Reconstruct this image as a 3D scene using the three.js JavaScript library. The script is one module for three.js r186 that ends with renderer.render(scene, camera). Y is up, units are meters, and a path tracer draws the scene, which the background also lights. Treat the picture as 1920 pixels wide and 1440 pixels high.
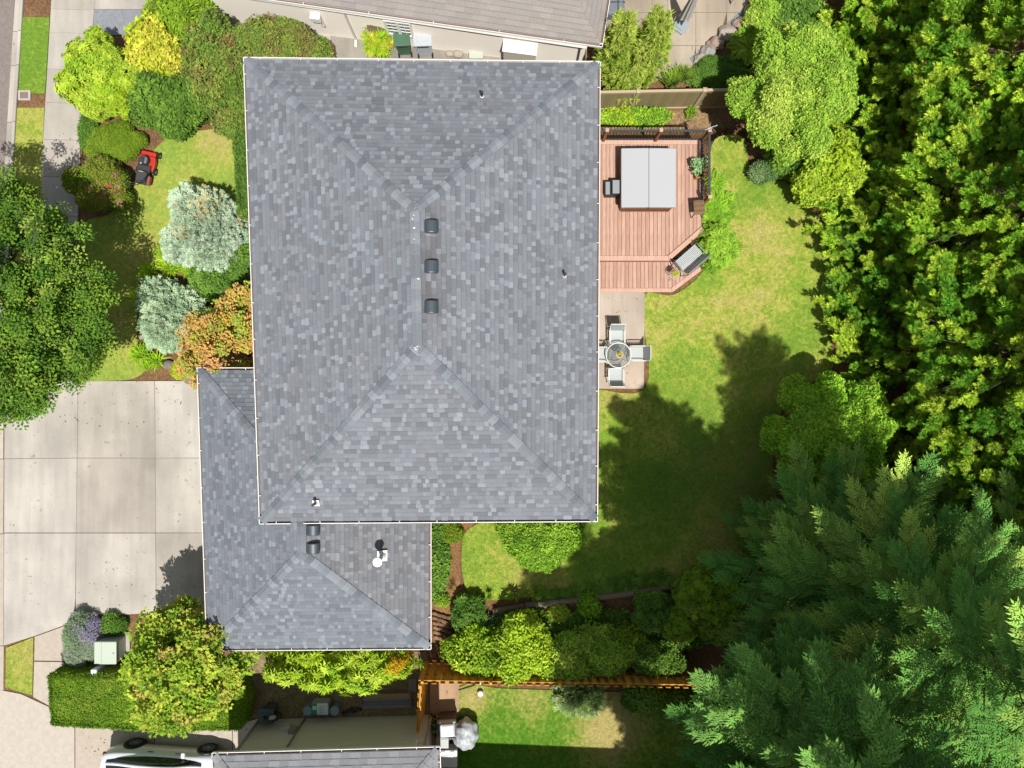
import * as THREE from 'three';
import { RoundedBoxGeometry } from 'three/addons/geometries/RoundedBoxGeometry.js';
import { mergeGeometries } from 'three/addons/utils/BufferGeometryUtils.js';

// ---------- camera, sky, sun, exposure ----------
const scene = new THREE.Scene();
const H = 26.6, F = 1331;                          // drone height in metres, focal length in photo pixels
const camera = new THREE.PerspectiveCamera(2 * Math.atan(720 / F) * 180 / Math.PI, 4 / 3, 0.5, 900);
camera.position.set(0, H, 0);
camera.up.set(0, 0, -1);
camera.lookAt(0, 0, 0);
const SUN = new THREE.Vector3(0.125, 1, 0.44).normalize();
// a pale summer sky, brighter towards the horizon and round the sun
{
  const w = 128, h = 64, d = new Float32Array(w * h * 4);
  for (let j = 0; j < h; j++) for (let i = 0; i < w; i++) {
    const el = (j + 0.5) / h * Math.PI - Math.PI / 2, az = (i + 0.5) / w * 2 * Math.PI - Math.PI, v = new THREE.Vector3(Math.cos(el) * Math.cos(az), Math.sin(el), Math.cos(el) * Math.sin(az));
    const up = Math.max(0, Math.sin(el)), near = Math.pow(Math.max(0, v.dot(SUN)), 6) * 0.25, k = 1 - Math.pow(up, 0.5), o = (j * w + i) * 4;
    d[o] = 0.2 + 0.2 * k + near; d[o + 1] = 0.235 + 0.18 * k + near; d[o + 2] = 0.285 + 0.15 * k + near; d[o + 3] = 1;
  }
  const t = new THREE.DataTexture(d, w, h, THREE.RGBAFormat, THREE.FloatType);
  t.mapping = THREE.EquirectangularReflectionMapping; t.magFilter = THREE.LinearFilter; t.needsUpdate = true;
  scene.background = t; scene.environment = t;
}
const sun = new THREE.DirectionalLight(new THREE.Color(1, 0.972, 0.925), 5.0);
sun.name = 'sun';
sun.position.copy(SUN).multiplyScalar(80);
sun.castShadow = true;
sun.shadow.mapSize.set(4096, 4096);
Object.assign(sun.shadow.camera, { left: -32, right: 32, top: 32, bottom: -32, near: 10, far: 160 });
scene.add(sun, sun.target);
const renderer = new THREE.WebGLRenderer({ antialias: true });
renderer.setSize(1024, 768);
renderer.shadowMap.enabled = true;
renderer.toneMapping = THREE.LinearToneMapping;
renderer.toneMappingExposure = 1.22;

// ---------- helpers ----------
const V = (x, y, z) => new THREE.Vector3(x, y, z);
const P = (px, py, h = 0) => V((px - 960) * (H - h) / F, h, (py - 720) * (H - h) / F);   // a point at height h
const M = (h = 0) => (H - h) / F;                                                         // metres per photo pixel at height h
let seedState = 7;
function rnd() { seedState = (seedState + 0x6d2b79f5) | 0; let t = Math.imul(seedState ^ (seedState >>> 15), 1 | seedState); t = (t + Math.imul(t ^ (t >>> 7), 61 | t)) ^ t; return ((t ^ (t >>> 14)) >>> 0) / 4294967296; }
const seed = (n) => { seedState = n * 7919 + 13; };
const R = (a, b) => a + (b - a) * rnd();
const pick = (a) => a[Math.floor(rnd() * a.length)];
const clamp = (x, a, b) => Math.min(b, Math.max(a, x));
const ss = (a, b, x) => { const t = clamp((x - a) / (b - a), 0, 1); return t * t * (3 - 2 * t); };
const lerp = (a, b, t) => a + (b - a) * t;
const hash = (x, y, z = 0) => { let h = Math.imul(x | 0, 374761393) ^ Math.imul(y | 0, 668265263) ^ Math.imul(z | 0, 2147483647 ^ 1274126177); h = Math.imul(h ^ (h >>> 13), 1274126177); return ((h ^ (h >>> 16)) >>> 0) / 4294967296; };
function noise2(x, y, p = 0) {                       // value noise, period p cells when p > 0
  const xi = Math.floor(x), yi = Math.floor(y), f = (t) => t * t * (3 - 2 * t), u = f(x - xi), v = f(y - yi), w = (a) => (p ? ((a % p) + p) % p : a);
  return lerp(lerp(hash(w(xi), w(yi), 3), hash(w(xi + 1), w(yi), 3), u), lerp(hash(w(xi), w(yi + 1), 3), hash(w(xi + 1), w(yi + 1), 3), u), v);
}
function noise3(x, y, z) { const zi = Math.floor(z), t = z - zi; return lerp(noise2(x + zi * 17.3, y + zi * 5.1), noise2(x + (zi + 1) * 17.3, y + (zi + 1) * 5.1), t * t * (3 - 2 * t)); }
const fbm = (x, y, o = 4) => { let s = 0, a = 0.5; for (let i = 0; i < o; i++) { s += a * noise2(x, y); x = x * 2.03 + 11.7; y = y * 2.03 + 5.3; a *= 0.5; } return s / (1 - Math.pow(0.5, o)); };
const fbmP = (x, y, p, o = 4) => { let s = 0, a = 0.5; for (let i = 0; i < o; i++) { s += a * noise2(x + i * 31 * p, y, p); x *= 2; y *= 2; p *= 2; a *= 0.5; } return s / (1 - Math.pow(0.5, o)); };
const ALB = 0.64;                                    // photo colour to base colour
const C = (hex, k = 1) => { const c = new THREE.Color(hex); return c.multiplyScalar(ALB * k); };

// names and things
const taken = {};
function numbered(n) { taken[n] = (taken[n] ?? -1) + 1; return taken[n] ? n + '_' + String(taken[n]).padStart(3, '0') : n; }
function thing(name, label, category, o = {}) {
  const g = new THREE.Group();
  g.name = numbered(name);
  g.userData = { label, category };
  if (o.group) g.userData.group = o.group;
  if (o.kind) g.userData.kind = o.kind;
  if (o.at) g.position.copy(o.at);
  if (o.turn) g.rotation.y = o.turn;
  scene.add(g);
  return g;
}
function tag(m, label, category, o = {}) {
  m.name = numbered(m.name);
  m.userData = { ...m.userData, label, category };
  if (o.group) m.userData.group = o.group;
  if (o.kind) m.userData.kind = o.kind;
  return m;
}

// geometry
function plain(g) {
  const n = g.index ? g.toNonIndexed() : g;
  for (const k of Object.keys(n.attributes)) if (!['position', 'normal', 'color'].includes(k)) n.deleteAttribute(k);
  return n;
}
function boxUV(g) {                                  // uv in metres, by the axis a face looks along
  const p = g.attributes.position, n = g.attributes.normal, uv = new Float32Array(p.count * 2);
  for (let i = 0; i < p.count; i++) {
    const ax = Math.abs(n.getX(i)), ay = Math.abs(n.getY(i)), az = Math.abs(n.getZ(i));
    if (ay >= ax && ay >= az) { uv[2 * i] = p.getX(i); uv[2 * i + 1] = -p.getZ(i); }
    else if (ax >= az) { uv[2 * i] = p.getZ(i); uv[2 * i + 1] = p.getY(i); }
    else { uv[2 * i] = p.getX(i); uv[2 * i + 1] = p.getY(i); }
  }
  g.setAttribute('uv', new THREE.BufferAttribute(uv, 2));
  return g;
}
const merge = (list) => { const l = list.flat(9).map(plain); return l.length === 1 ? l[0] : mergeGeometries(l); };
function mesh(name, geoms, mat, parent = scene) {
  const g = boxUV(merge([geoms]));
  const m = new THREE.Mesh(g, mat);
  m.name = name; m.castShadow = m.receiveShadow = true;
  parent.add(m);
  return m;
}
function share(name, geometry, mat, parent, at, turn = 0) {   // one more mesh on a shared geometry
  const m = new THREE.Mesh(geometry, mat);
  m.name = name; m.castShadow = m.receiveShadow = true;
  if (at) m.position.copy(at);
  m.rotation.y = turn;
  parent.add(m);
  return m;
}
function put(g, x = 0, y = 0, z = 0, ry = 0, rx = 0, rz = 0) {
  if (rx) g.rotateX(rx); if (rz) g.rotateZ(rz); if (ry) g.rotateY(ry);
  return g.translate(x, y, z);
}
const box = (w, h, d, x, y, z, ry, rx, rz) => put(new THREE.BoxGeometry(w, h, d), x, y, z, ry, rx, rz);
const rbox = (w, h, d, r, x, y, z, ry, rx, rz) => put(new RoundedBoxGeometry(w, h, d, 2, r), x, y, z, ry, rx, rz);
const cyl = (r0, r1, h, x, y, z, n = 14, ry, rx, rz) => put(new THREE.CylinderGeometry(r0, r1, h, n), x, y, z, ry, rx, rz);
const tube = (pts, r, n = 24, k = 6, closed = false) => new THREE.TubeGeometry(new THREE.CatmullRomCurve3(pts, closed), n, r, k, closed);
const torus = (R_, r, x, y, z, rx = Math.PI / 2) => put(new THREE.TorusGeometry(R_, r, 6, 28), x, y, z, 0, rx);
const lathe = (prof, x = 0, y = 0, z = 0, n = 20) => put(new THREE.LatheGeometry(prof.map((q) => new THREE.Vector2(q[0], q[1])), n), x, y, z);
function bar(a, b, w, h) {                           // a square bar from a to b
  const d = b.clone().sub(a), l = d.length(), g = new THREE.BoxGeometry(w, h, l);
  const q = new THREE.Matrix4().lookAt(b, a, Math.abs(d.y) / l > 0.99 ? V(1, 0, 0) : V(0, 1, 0));
  q.setPosition(a.clone().add(b).multiplyScalar(0.5));
  return g.applyMatrix4(q);
}
function rod(a, b, r0, r1 = r0, n = 7) {
  const d = b.clone().sub(a), l = d.length(), g = new THREE.CylinderGeometry(r1, r0, l, n);
  const q = new THREE.Matrix4().makeRotationFromQuaternion(new THREE.Quaternion().setFromUnitVectors(V(0, 1, 0), d.normalize()));
  q.setPosition(a.clone().add(b).multiplyScalar(0.5));
  return g.applyMatrix4(q);
}
function prism(xz, y0, y1, bevel = 0) {              // a polygon on the ground, raised from y0 to y1
  const s = new THREE.Shape(xz.map((q) => new THREE.Vector2(q[0], -q[1])));
  const g = new THREE.ExtrudeGeometry(s, { depth: y1 - y0 - bevel * 2, bevelEnabled: bevel > 0, bevelThickness: bevel, bevelSize: bevel, bevelOffset: -bevel, bevelSegments: 1, curveSegments: 4 });
  return g.rotateX(-Math.PI / 2).translate(0, y0 + bevel, 0);
}
const onGround = (list, h = 0) => list.map((q) => { const p = P(q[0], q[1], h); return [p.x, p.z]; });
function smoothPoly(list, n = 6) {                   // a rounded outline through the points
  const c = new THREE.CatmullRomCurve3(list.map((q) => V(q[0], 0, q[1])), true, 'centripetal');
  return c.getPoints(list.length * n).slice(0, -1).map((p) => [p.x, p.z]);
}
function inside(x, z, poly) {
  let c = false;
  for (let i = 0, j = poly.length - 1; i < poly.length; j = i++) if ((poly[i][1] > z) !== (poly[j][1] > z) && x < (poly[j][0] - poly[i][0]) * (z - poly[i][1]) / (poly[j][1] - poly[i][1]) + poly[i][0]) c = !c;
  return c;
}
function quads(list, colors) {                       // loose quads [a, b, c, d] with flat normals
  const pos = [], col = [];
  list.forEach((q, i) => { for (const k of [0, 1, 2, 0, 2, 3]) { pos.push(q[k].x, q[k].y, q[k].z); if (colors) col.push(colors[i].r, colors[i].g, colors[i].b); } });
  const g = new THREE.BufferGeometry();
  g.setAttribute('position', new THREE.Float32BufferAttribute(pos, 3));
  if (colors) g.setAttribute('color', new THREE.Float32BufferAttribute(col, 3));
  g.computeVertexNormals();
  return g;
}

// ---------- materials ----------
function tex(n, metres, fn, srgb = true) {           // fn(u, v in 0..1) gives [r, g, b] in 0..1
  const d = new Uint8Array(n * n * 4);
  for (let j = 0; j < n; j++) for (let i = 0; i < n; i++) { const c = fn(i / n, j / n); for (let k = 0; k < 3; k++) d[(j * n + i) * 4 + k] = clamp(c[k] * 255, 0, 255); d[(j * n + i) * 4 + 3] = 255; }
  const t = new THREE.DataTexture(d, n, n);
  t.wrapS = t.wrapT = THREE.RepeatWrapping;
  t.magFilter = THREE.LinearFilter; t.minFilter = THREE.LinearMipmapLinearFilter; t.generateMipmaps = true;
  if (srgb) t.colorSpace = THREE.SRGBColorSpace;
  t.repeat.set(1 / metres, 1 / metres);
  t.needsUpdate = true;
  return t;
}
const grain = (n, metres, lo, hi, cells, fine = 0.5) => tex(n, metres, (u, v) => {
  const a = fbmP(u * cells, v * cells, cells, 4), b = hash(u * n, v * n, 9), g = lerp(lo, hi, clamp(a * (1 - fine) + b * fine, 0, 1));
  return [g, g, g];
});
const T = {
  concrete: tex(1024, 9, (u, v) => {
    const a = fbmP(u * 9, v * 9, 9, 5), st = fbmP(u * 48, v * 5, 0, 3), b = hash(u * 1024, v * 1024, 9), sp = ss(0.78, 0.86, fbmP(u * 70, v * 70, 70, 2)) * ss(0.45, 0.7, a);
    const w = fbmP(u * 4 + 8, v * 4, 4, 4), g = (0.74 + 0.17 * a + 0.09 * st + 0.1 * (b - 0.5) - 0.16 * sp + 0.16 * (w - 0.4));
    return [g, g * 0.993, g * 0.98];
  }),
  speckle: grain(512, 2.2, 0.6, 1.0, 40, 0.6),
  fine: grain(256, 1.3, 0.78, 1.0, 12, 0.6),
  soft: grain(256, 3, 0.82, 1.0, 5, 0.25),
  wood: tex(256, 1.1, (u, v) => { const a = fbmP(u * 40, v * 3, 0, 3), b = noise2(u * 120, v * 6); const g = 0.78 + 0.16 * a + 0.08 * b; return [g, g * 0.99, g * 0.97]; }),
  shingle: grain(512, 1.9, 0.7, 1.0, 60, 0.75),
};
T.bark = tex(512, 2.6, (u, v) => { const a = fbmP(u * 60, v * 60, 60, 3), b = hash(u * 512, v * 512, 4), c = fbmP(u * 6, v * 6, 6, 3); const g = 0.45 + 0.45 * a * 0.8 + 0.25 * b * a + 0.2 * c; return [g, g * (0.95 + 0.05 * c), g * 0.92]; });
const mat = (hex, o = {}) => { const { k = 1, ...rest } = o; return new THREE.MeshStandardMaterial({ color: C(hex, k), roughness: 0.85, ...rest }); };
const MT = {
  white: mat('#f4f1ec', { k: 1.15, roughness: 0.5 }),
  offwhite: mat('#e9e6de', { roughness: 0.6 }),
  black: mat('#2b2c2f', { roughness: 0.55 }),
  charcoal: mat('#3c4046', { roughness: 0.5 }),
  steel: mat('#aab0b5', { roughness: 0.35, metalness: 0.7 }),
  rail: mat('#4a5054', { roughness: 0.45, metalness: 0.2 }),
  deck: [mat('#cda592', { k: 1.35, map: T.wood }), mat('#c49a87', { k: 1.35, map: T.wood }), mat('#d2ac9a', { k: 1.35, map: T.wood })],
  deckBorder: mat('#d8b09e', { k: 1.35, map: T.wood }),
  redwood: mat('#a0683f', { k: 1.25, map: T.wood }),
  orangeWood: [mat('#dba23c', { k: 1.45, map: T.wood }), mat('#d29634', { k: 1.45, map: T.wood }), mat('#e0ac48', { k: 1.45, map: T.wood })],
  grayWood: [mat('#8f8d92', { k: 1.25, map: T.wood }), mat('#7e7d84', { k: 1.25, map: T.wood })],
  tanWood: mat('#bb9560', { k: 1.25, map: T.wood }),
  bark: mat('#6b5f52', { map: T.bark, roughness: 1 }),
  barkPale: mat('#9b948a', { map: T.bark, roughness: 1 }),
  terracotta: mat('#b06a48'),
  rubber: mat('#1e1e20', { roughness: 0.9 }),
};
// ---------- ground, lawns, paving ----------
const G = (x, z) => -0.8 * ss(2.2, 3.0, x) * ss(-9.05, -9.5, z);     // the bed north of the deck lies lower
{
  const n = 220, pos = [], idx = [], line = (i) => { const t = i / n * 2 - 1; return 30 * t + 270 * Math.pow(t, 7); };
  for (let j = 0; j <= n; j++) for (let i = 0; i <= n; i++) { const x = line(i), z = line(j); pos.push(x, G(x, z) + 0.03 * (fbm(x * 0.9 + 40, z * 0.9) - 0.5), z); }
  for (let j = 0; j < n; j++) for (let i = 0; i < n; i++) { const a = j * (n + 1) + i; idx.push(a, a + n + 1, a + 1, a + 1, a + n + 1, a + n + 2); }
  const g = new THREE.BufferGeometry();
  g.setAttribute('position', new THREE.Float32BufferAttribute(pos, 3));
  g.setIndex(idx); g.computeVertexNormals();
  tag(mesh('ground', g, mat('#94714f', { k: 1.3, map: T.bark, roughness: 1 })), 'brown bark mulch and bare soil under the planting beds', 'ground', { kind: 'structure' });
}

const gauss = (x, z, px, py, r) => { const c = P(px, py), m = r * M(); return Math.exp(-((x - c.x) ** 2 + (z - c.z) ** 2) / (m * m)); };
const LC = { green: C('#8aac34', 1.08), deep: C('#578a1e', 1.06), yellow: C('#b6bc4a', 1.1), tan: C('#c9b874', 1.04), brown: C('#9c8455'), lush: C('#5f9a17'), fresh: C('#a2bd4c') };
function lawnColor(kind, x, z, fine = 1) {
  const a = fbm(x * 0.55 + 9, z * 0.55 + 3, 4), b = fbm(x * 2.6 + 3, z * 2.6, 3), f = (fbm(x * 11, z * 11, 2) - 0.5) * fine;
  const c = new THREE.Color();
  let dry, deep;
  if (kind === 'back') {
    dry = 0.8 * (a - 0.34) + 0.55 * (b - 0.42) + 0.55 * f + 0.35 * gauss(x, z, 1440, 420, 60) + 0.3 * gauss(x, z, 1400, 590, 90) + 0.22 * gauss(x, z, 1170, 745, 50) + 0.3 * gauss(x, z, 1020, 1085, 60) - 0.35 * gauss(x, z, 1320, 520, 40) - 0.25 * gauss(x, z, 1150, 850, 70);
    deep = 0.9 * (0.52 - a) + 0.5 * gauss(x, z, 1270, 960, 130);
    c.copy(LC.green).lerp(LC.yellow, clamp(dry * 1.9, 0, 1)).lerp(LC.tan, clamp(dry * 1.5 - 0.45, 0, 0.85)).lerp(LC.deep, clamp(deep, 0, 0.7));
    c.lerp(LC.brown, clamp(0.65 * gauss(x, z, 1390, 880, 100) * (b + f), 0, 0.6));
  } else if (kind === 'front') {
    dry = 0.8 * (a - 0.4) + 0.5 * (b - 0.42) + 0.5 * f + 0.55 * gauss(x, z, 400, 255, 60) + 0.5 * gauss(x, z, 275, 470, 55) + 0.3 * gauss(x, z, 225, 640, 90);
    c.copy(LC.fresh).lerp(LC.yellow, clamp(dry * 1.5, 0, 1)).lerp(LC.tan, clamp(dry * 1.4 - 0.45, 0, 0.8)).lerp(LC.deep, clamp(0.5 * (0.5 - a) + 0.25 * gauss(x, z, 250, 400, 60), 0, 0.4));
  } else if (kind === 'south') {
    dry = 0.95 * gauss(x, z, 1140, 1380, 60) + 0.7 * gauss(x, z, 1150, 1320, 50) + 0.8 * gauss(x, z, 880, 1310, 40) + 0.3 * gauss(x, z, 1260, 1390, 60) + 0.5 * gauss(x, z, 1000, 1300, 60) + 0.4 * (b - 0.5) + 0.5 * f;
    c.copy(LC.lush).lerp(LC.yellow, clamp(dry, 0, 0.8)).lerp(LC.tan, clamp(dry * 1.3 - 0.3, 0, 0.9));
  } else {
    dry = 1.3 * (a - 0.45) + 0.6 * (b - 0.45) + 0.5 * f + (kind === 'dry' ? 0.65 : 0);
    c.copy(LC.green).lerp(LC.deep, 0.35).lerp(LC.yellow, clamp(dry * 1.3, 0, 0.9)).lerp(LC.tan, clamp(dry - 0.45, 0, 0.8));
  }
  return c.multiplyScalar(0.92 + 0.3 * f);
}
function grassBlades(n, h, w, spread) {
  const list = [], col = [];
  for (let i = 0; i < n; i++) {
    const a = R(0, 6.283), x = R(-spread, spread), z = R(-spread, spread), t = R(0.2, 0.75), l = h * R(0.6, 1.1), b = R(0.82, 1.15);
    const p = V(x, 0, z), s = V(Math.cos(a + 1.57) * w / 2, 0, Math.sin(a + 1.57) * w / 2), tip = V(x + Math.cos(a) * l * t, l * (1 - t * 0.45), z + Math.sin(a) * l * t);
    const mid = p.clone().lerp(tip, 0.5).add(V(0, l * 0.12, 0));
    list.push([p.clone().sub(s), p.clone().add(s), mid.clone().add(s), mid.clone().sub(s)], [mid.clone().sub(s), mid.clone().add(s), tip, tip]);
    const c = new THREE.Color(b, b, b * 0.95); col.push(c, c);
  }
  return quads(list, col);
}
seed(3);
const tuft = grassBlades(9, 0.05, 0.011, 0.06);
const grassMat = new THREE.MeshStandardMaterial({ color: 0xffffff, vertexColors: true, roughness: 0.9, side: THREE.DoubleSide });
function instances(name, geometry, material, list, parent) {
  const m = new THREE.InstancedMesh(geometry, material, list.length), d = new THREE.Matrix4(), q = new THREE.Quaternion(), s = new THREE.Vector3();
  list.forEach((o, i) => { q.copy(o.q); d.compose(o.p, q, s.set(o.s, o.s * (o.sy ?? 1), o.s)); m.setMatrixAt(i, d); m.setColorAt(i, o.c); });
  m.name = name; m.castShadow = m.receiveShadow = true; m.userData.kind = 'stuff';
  parent.add(m);
  return m;
}
const qY = (a) => new THREE.Quaternion().setFromAxisAngle(V(0, 1, 0), a);
function lawn(kind, pxPoly, top, label, spacing) {
  const poly = ['strip', 'dry'].includes(kind) ? onGround(pxPoly) : smoothPoly(onGround(pxPoly)), xs = poly.map((p) => p[0]), zs = poly.map((p) => p[1]);
  const x0 = Math.min(...xs) - 0.1, x1 = Math.max(...xs) + 0.1, z0 = Math.min(...zs) - 0.1, z1 = Math.max(...zs) + 0.1, L = Math.max(x1 - x0, z1 - z0), n = L > 8 ? 1024 : 256;
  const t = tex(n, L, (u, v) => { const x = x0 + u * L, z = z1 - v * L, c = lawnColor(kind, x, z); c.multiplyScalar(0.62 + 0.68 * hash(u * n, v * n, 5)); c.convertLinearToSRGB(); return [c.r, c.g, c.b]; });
  t.offset.set(-x0 / L, z1 / L);
  const m = tag(mesh('lawn', prism(poly, -0.05, top), new THREE.MeshStandardMaterial({ map: t, roughness: 1 })), label, 'lawn', { kind: 'structure' });
  const list = [];
  for (let z = z0; z < z1; z += spacing) for (let x = x0; x < x1; x += spacing) {
    const px = x + R(-0.5, 0.5) * spacing, pz = z + R(-0.5, 0.5) * spacing;
    if (!inside(px, pz, poly)) continue;
    const c = lawnColor(kind, px, pz).multiplyScalar(R(0.7, 1.38));
    list.push({ p: V(px, top - 0.004, pz), q: qY(R(0, 6.28)), s: R(0.7, 1.25), sy: 0.75, c });
  }
  const g = instances('grass', tuft, grassMat, list, scene);
  tag(g, label.replace('lawn', 'grass blades of the lawn'), 'grass', { kind: 'stuff' });
  return poly;
}
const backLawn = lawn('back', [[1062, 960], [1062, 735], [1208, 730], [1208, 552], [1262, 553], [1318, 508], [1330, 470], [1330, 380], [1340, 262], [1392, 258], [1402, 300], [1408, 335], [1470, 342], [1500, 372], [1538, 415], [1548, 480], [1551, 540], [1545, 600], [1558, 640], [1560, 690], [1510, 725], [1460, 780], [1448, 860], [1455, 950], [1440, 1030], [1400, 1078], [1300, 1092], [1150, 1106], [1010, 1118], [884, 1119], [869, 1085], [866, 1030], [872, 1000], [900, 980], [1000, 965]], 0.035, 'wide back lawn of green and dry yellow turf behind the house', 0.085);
lawn('front', [[258, 340], [282, 292], [318, 258], [370, 246], [440, 250], [450, 330], [445, 420], [345, 440], [310, 478], [268, 520], [258, 600], [262, 660], [275, 690], [255, 708], [200, 714], [158, 714], [154, 560], [158, 420], [205, 402], [238, 372]], 0.035, 'narrow front lawn curving round the mower and blue spruces', 0.085);
lawn('south', [[862, 1288], [940, 1290], [1090, 1296], [1210, 1300], [1330, 1318], [1360, 1420], [1370, 1540], [1100, 1560], [860, 1540], [858, 1400]], 0.03, 'bright green lawn of the neighbouring garden below the wooden fence', 0.085);
const edgeL = (y) => (y < 300 ? lerp(96, 80, (y - 30) / 270) : lerp(80, 64, (y - 300) / 950));
const edgeR = (y) => (y < 250 ? lerp(177, 153, (y - 30) / 220) : lerp(153, 122, (y - 250) / 950));
const kerbX = (y) => (y < 300 ? lerp(44, 27, (y - 30) / 270) : Math.max(9, lerp(27, 9, (y - 300) / 400)));
lawn('strip', [[kerbX(36) + 1, 34], [edgeL(34) - 1, 34], [edgeL(110) - 1, 110], [edgeL(176) - 1, 176], [kerbX(176) + 2, 176], [kerbX(110) + 1, 110]], 0.06, 'small green grass strip lawn between kerb and pavement', 0.085);
lawn('dry', [[kerbX(205) + 1, 203], [edgeL(205) - 1, 203], [edgeL(270), 270], [edgeL(330), 330], [edgeL(500), 500], [edgeL(690), 690], [kerbX(690) + 2, 690], [kerbX(480) + 2, 480], [kerbX(330) + 1, 330]], 0.05, 'dry yellow verge lawn under the street tree', 0.1);
lawn('dry', [[13, 1214], [64, 1194], [63, 1250], [62, 1302], [40, 1297], [12, 1287]], 0.05, 'small dry yellow lawn patch beside the driveway apron', 0.085);

// concrete laid as separate slabs
const CONC = ['#dbd4ca', '#d4ccc1', '#ded7ce', '#d1c8bd'].map((c) => mat(c, { k: 1.04, map: T.concrete, roughness: 0.95 }));
const AGG = ['#d9cbba', '#d4c5b4', '#dccfc0'].map((c) => mat(c, { k: 1.15, map: T.fine, roughness: 0.95 }));
function shrink(poly, d) {
  const cx = poly.reduce((s, p) => s + p[0], 0) / poly.length, cz = poly.reduce((s, p) => s + p[1], 0) / poly.length;
  return poly.map(([x, z]) => { const l = Math.hypot(x - cx, z - cz); return [x - (x - cx) / l * d, z - (z - cz) / l * d]; });
}
const slab = (pxPoly, y0, y1, m, parent, name = 'slab', h = 0, gap = 0.007) => mesh(name, prism(shrink(onGround(pxPoly, h), gap), y0, y1, 0.008), m, parent);
{
  const t = thing('driveway', 'pale concrete driveway of large jointed slabs before the garage', 'driveway', { kind: 'structure' });
  const X = [[10, 147.5, 291, 478], [9.5, 146, 292, 478], [9, 144, 293, 478]];
  const A = (r, c) => [X[Math.min(r, 2)][c], [714, 858.5 + (c === 0 ? 1.5 : 0), 998.5, 1150][r]];
  for (let r = 0; r < 2; r++) for (let c = 0; c < 3; c++) slab([A(r, c), A(r, c + 1), A(r + 1, c + 1), A(r + 1, c)], -0.06, 0.05, CONC[(r * 2 + c) % 4], t);
  slab([[9, 999], [144, 999], [143, 1120], [139, 1165], [105, 1178], [66, 1192], [8, 1210]], -0.06, 0.05, CONC[2], t);
  slab([[144, 999], [293, 999], [294, 1148], [235, 1152], [143, 1152]], -0.06, 0.05, CONC[0], t);
  slab([[293, 999], [478, 998], [478, 1148], [294, 1148]], -0.06, 0.05, CONC[3], t);
  const s = thing('pavement', 'pale concrete footpath slabs running beside the street', 'pavement', { kind: 'structure' });
  const ys = [-60, 18, 62, 130, 193, 262, 332, 404, 476, 548, 620, 700];
  for (let i = 0; i + 1 < ys.length; i++) slab([[edgeL(ys[i]), ys[i]], [edgeR(ys[i]), ys[i] + 2], [edgeR(ys[i + 1]), ys[i + 1] + 2], [edgeL(ys[i + 1]), ys[i + 1]]], -0.06, 0.06, pick(CONC), s);
  slab([[66, 1193], [105, 1179], [139, 1166], [122, 1239], [65, 1238]], -0.06, 0.046, AGG[1], s);
  slab([[65, 1239.5], [122, 1240], [119, 1318], [92, 1322], [63, 1306]], -0.06, 0.046, AGG[0], s);
  slab([[10, 716], [edgeL(704), 704], [147, 702], [147, 713], [10, 713]].slice(1), -0.06, 0.045, CONC[1], s);
  const st = tag(mesh('street', prism([[-90, -60], [P(kerbX(-60) - 18, -60).x, P(0, -80).z], [P(kerbX(100) - 17, 100).x, P(0, 100).z], [P(kerbX(330) - 17, 330).x, P(0, 330).z], [P(kerbX(700) - 14, 700).x, P(0, 700).z], [-19.4, 60], [-90, 60]], -0.1, 0.012), mat('#b7a8a0', { map: T.speckle, roughness: 1 })), 'worn grey street surface at the far left edge', 'street', { kind: 'structure' });
  const k = thing('kerb', 'pale concrete kerb and gutter pan along the street', 'kerb', { kind: 'structure' });
  const ky = [-60, 60, 124, 230, 330, 430, 560, 700];
  for (let i = 0; i + 1 < ky.length; i++) {
    const a = ky[i], b = ky[i + 1] - 1;
    mesh('gutter_pan', prism(onGround([[kerbX(a) - 17, a], [kerbX(a) - 5, a], [kerbX(b) - 5, b], [kerbX(b) - 17, b]]), -0.08, 0.03, 0.005), CONC[i % 4], k);
    mesh('kerb_stone', prism(onGround([[kerbX(a) - 5, a], [kerbX(a) + 1, a], [kerbX(b) + 1, b], [kerbX(b) - 5, b]]), -0.08, 0.12, 0.015), CONC[(i + 1) % 4], k);
  }
  for (const [a, b] of [[705, 860], [861, 1000], [1001, 1210], [1211, 1330]]) mesh('gutter_pan', prism(onGround([[-14, a], [8, a], [7, b], [-16, b]]), -0.08, 0.03, 0.005), AGG[b % 3], k);
  const d = thing('driveway', 'tan exposed aggregate driveway under the white car', 'driveway', { kind: 'structure' });
  slab([[-14, 1331], [-4, 1292], [40, 1300], [92, 1324], [98, 1336], [141, 1364], [141, 1440], [-20, 1440]], -0.06, 0.04, AGG[2], d);
  slab([[-20, 1442], [141, 1442], [141, 1600], [-20, 1600]], -0.06, 0.04, AGG[0], d);
  slab([[142, 1362], [290, 1362], [290, 1480], [142, 1480]], -0.06, 0.04, AGG[1], d);
  slab([[291, 1362], [436, 1362], [436, 1480], [291, 1480]], -0.06, 0.04, AGG[0], d);
  slab([[142, 1482], [436, 1482], [436, 1600], [142, 1600]], -0.06, 0.04, AGG[2], d);
  slab([[437, 1360], [490, 1345], [492, 1480], [437, 1480]], -0.06, 0.04, AGG[2], d, 'slab');
  const nd = thing('driveway', 'pale concrete drive of the northern neighbour behind the front shrubs', 'driveway', { kind: 'structure' });
  for (const [x0, x1, y0, y1, c] of [[178, 405, -70, 18, 0], [406, 620, -70, 60, 2], [266, 405, 18.8, 60, 1], [406, 620, 60.8, 108, 0], [405, 300, 60.8, 110, 3]]) slab([[Math.min(x0, x1), y0], [Math.max(x0, x1), y0], [Math.max(x0, x1), y1], [Math.min(x0, x1), y1]], -0.06, 0.04, CONC[c], nd);
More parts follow.
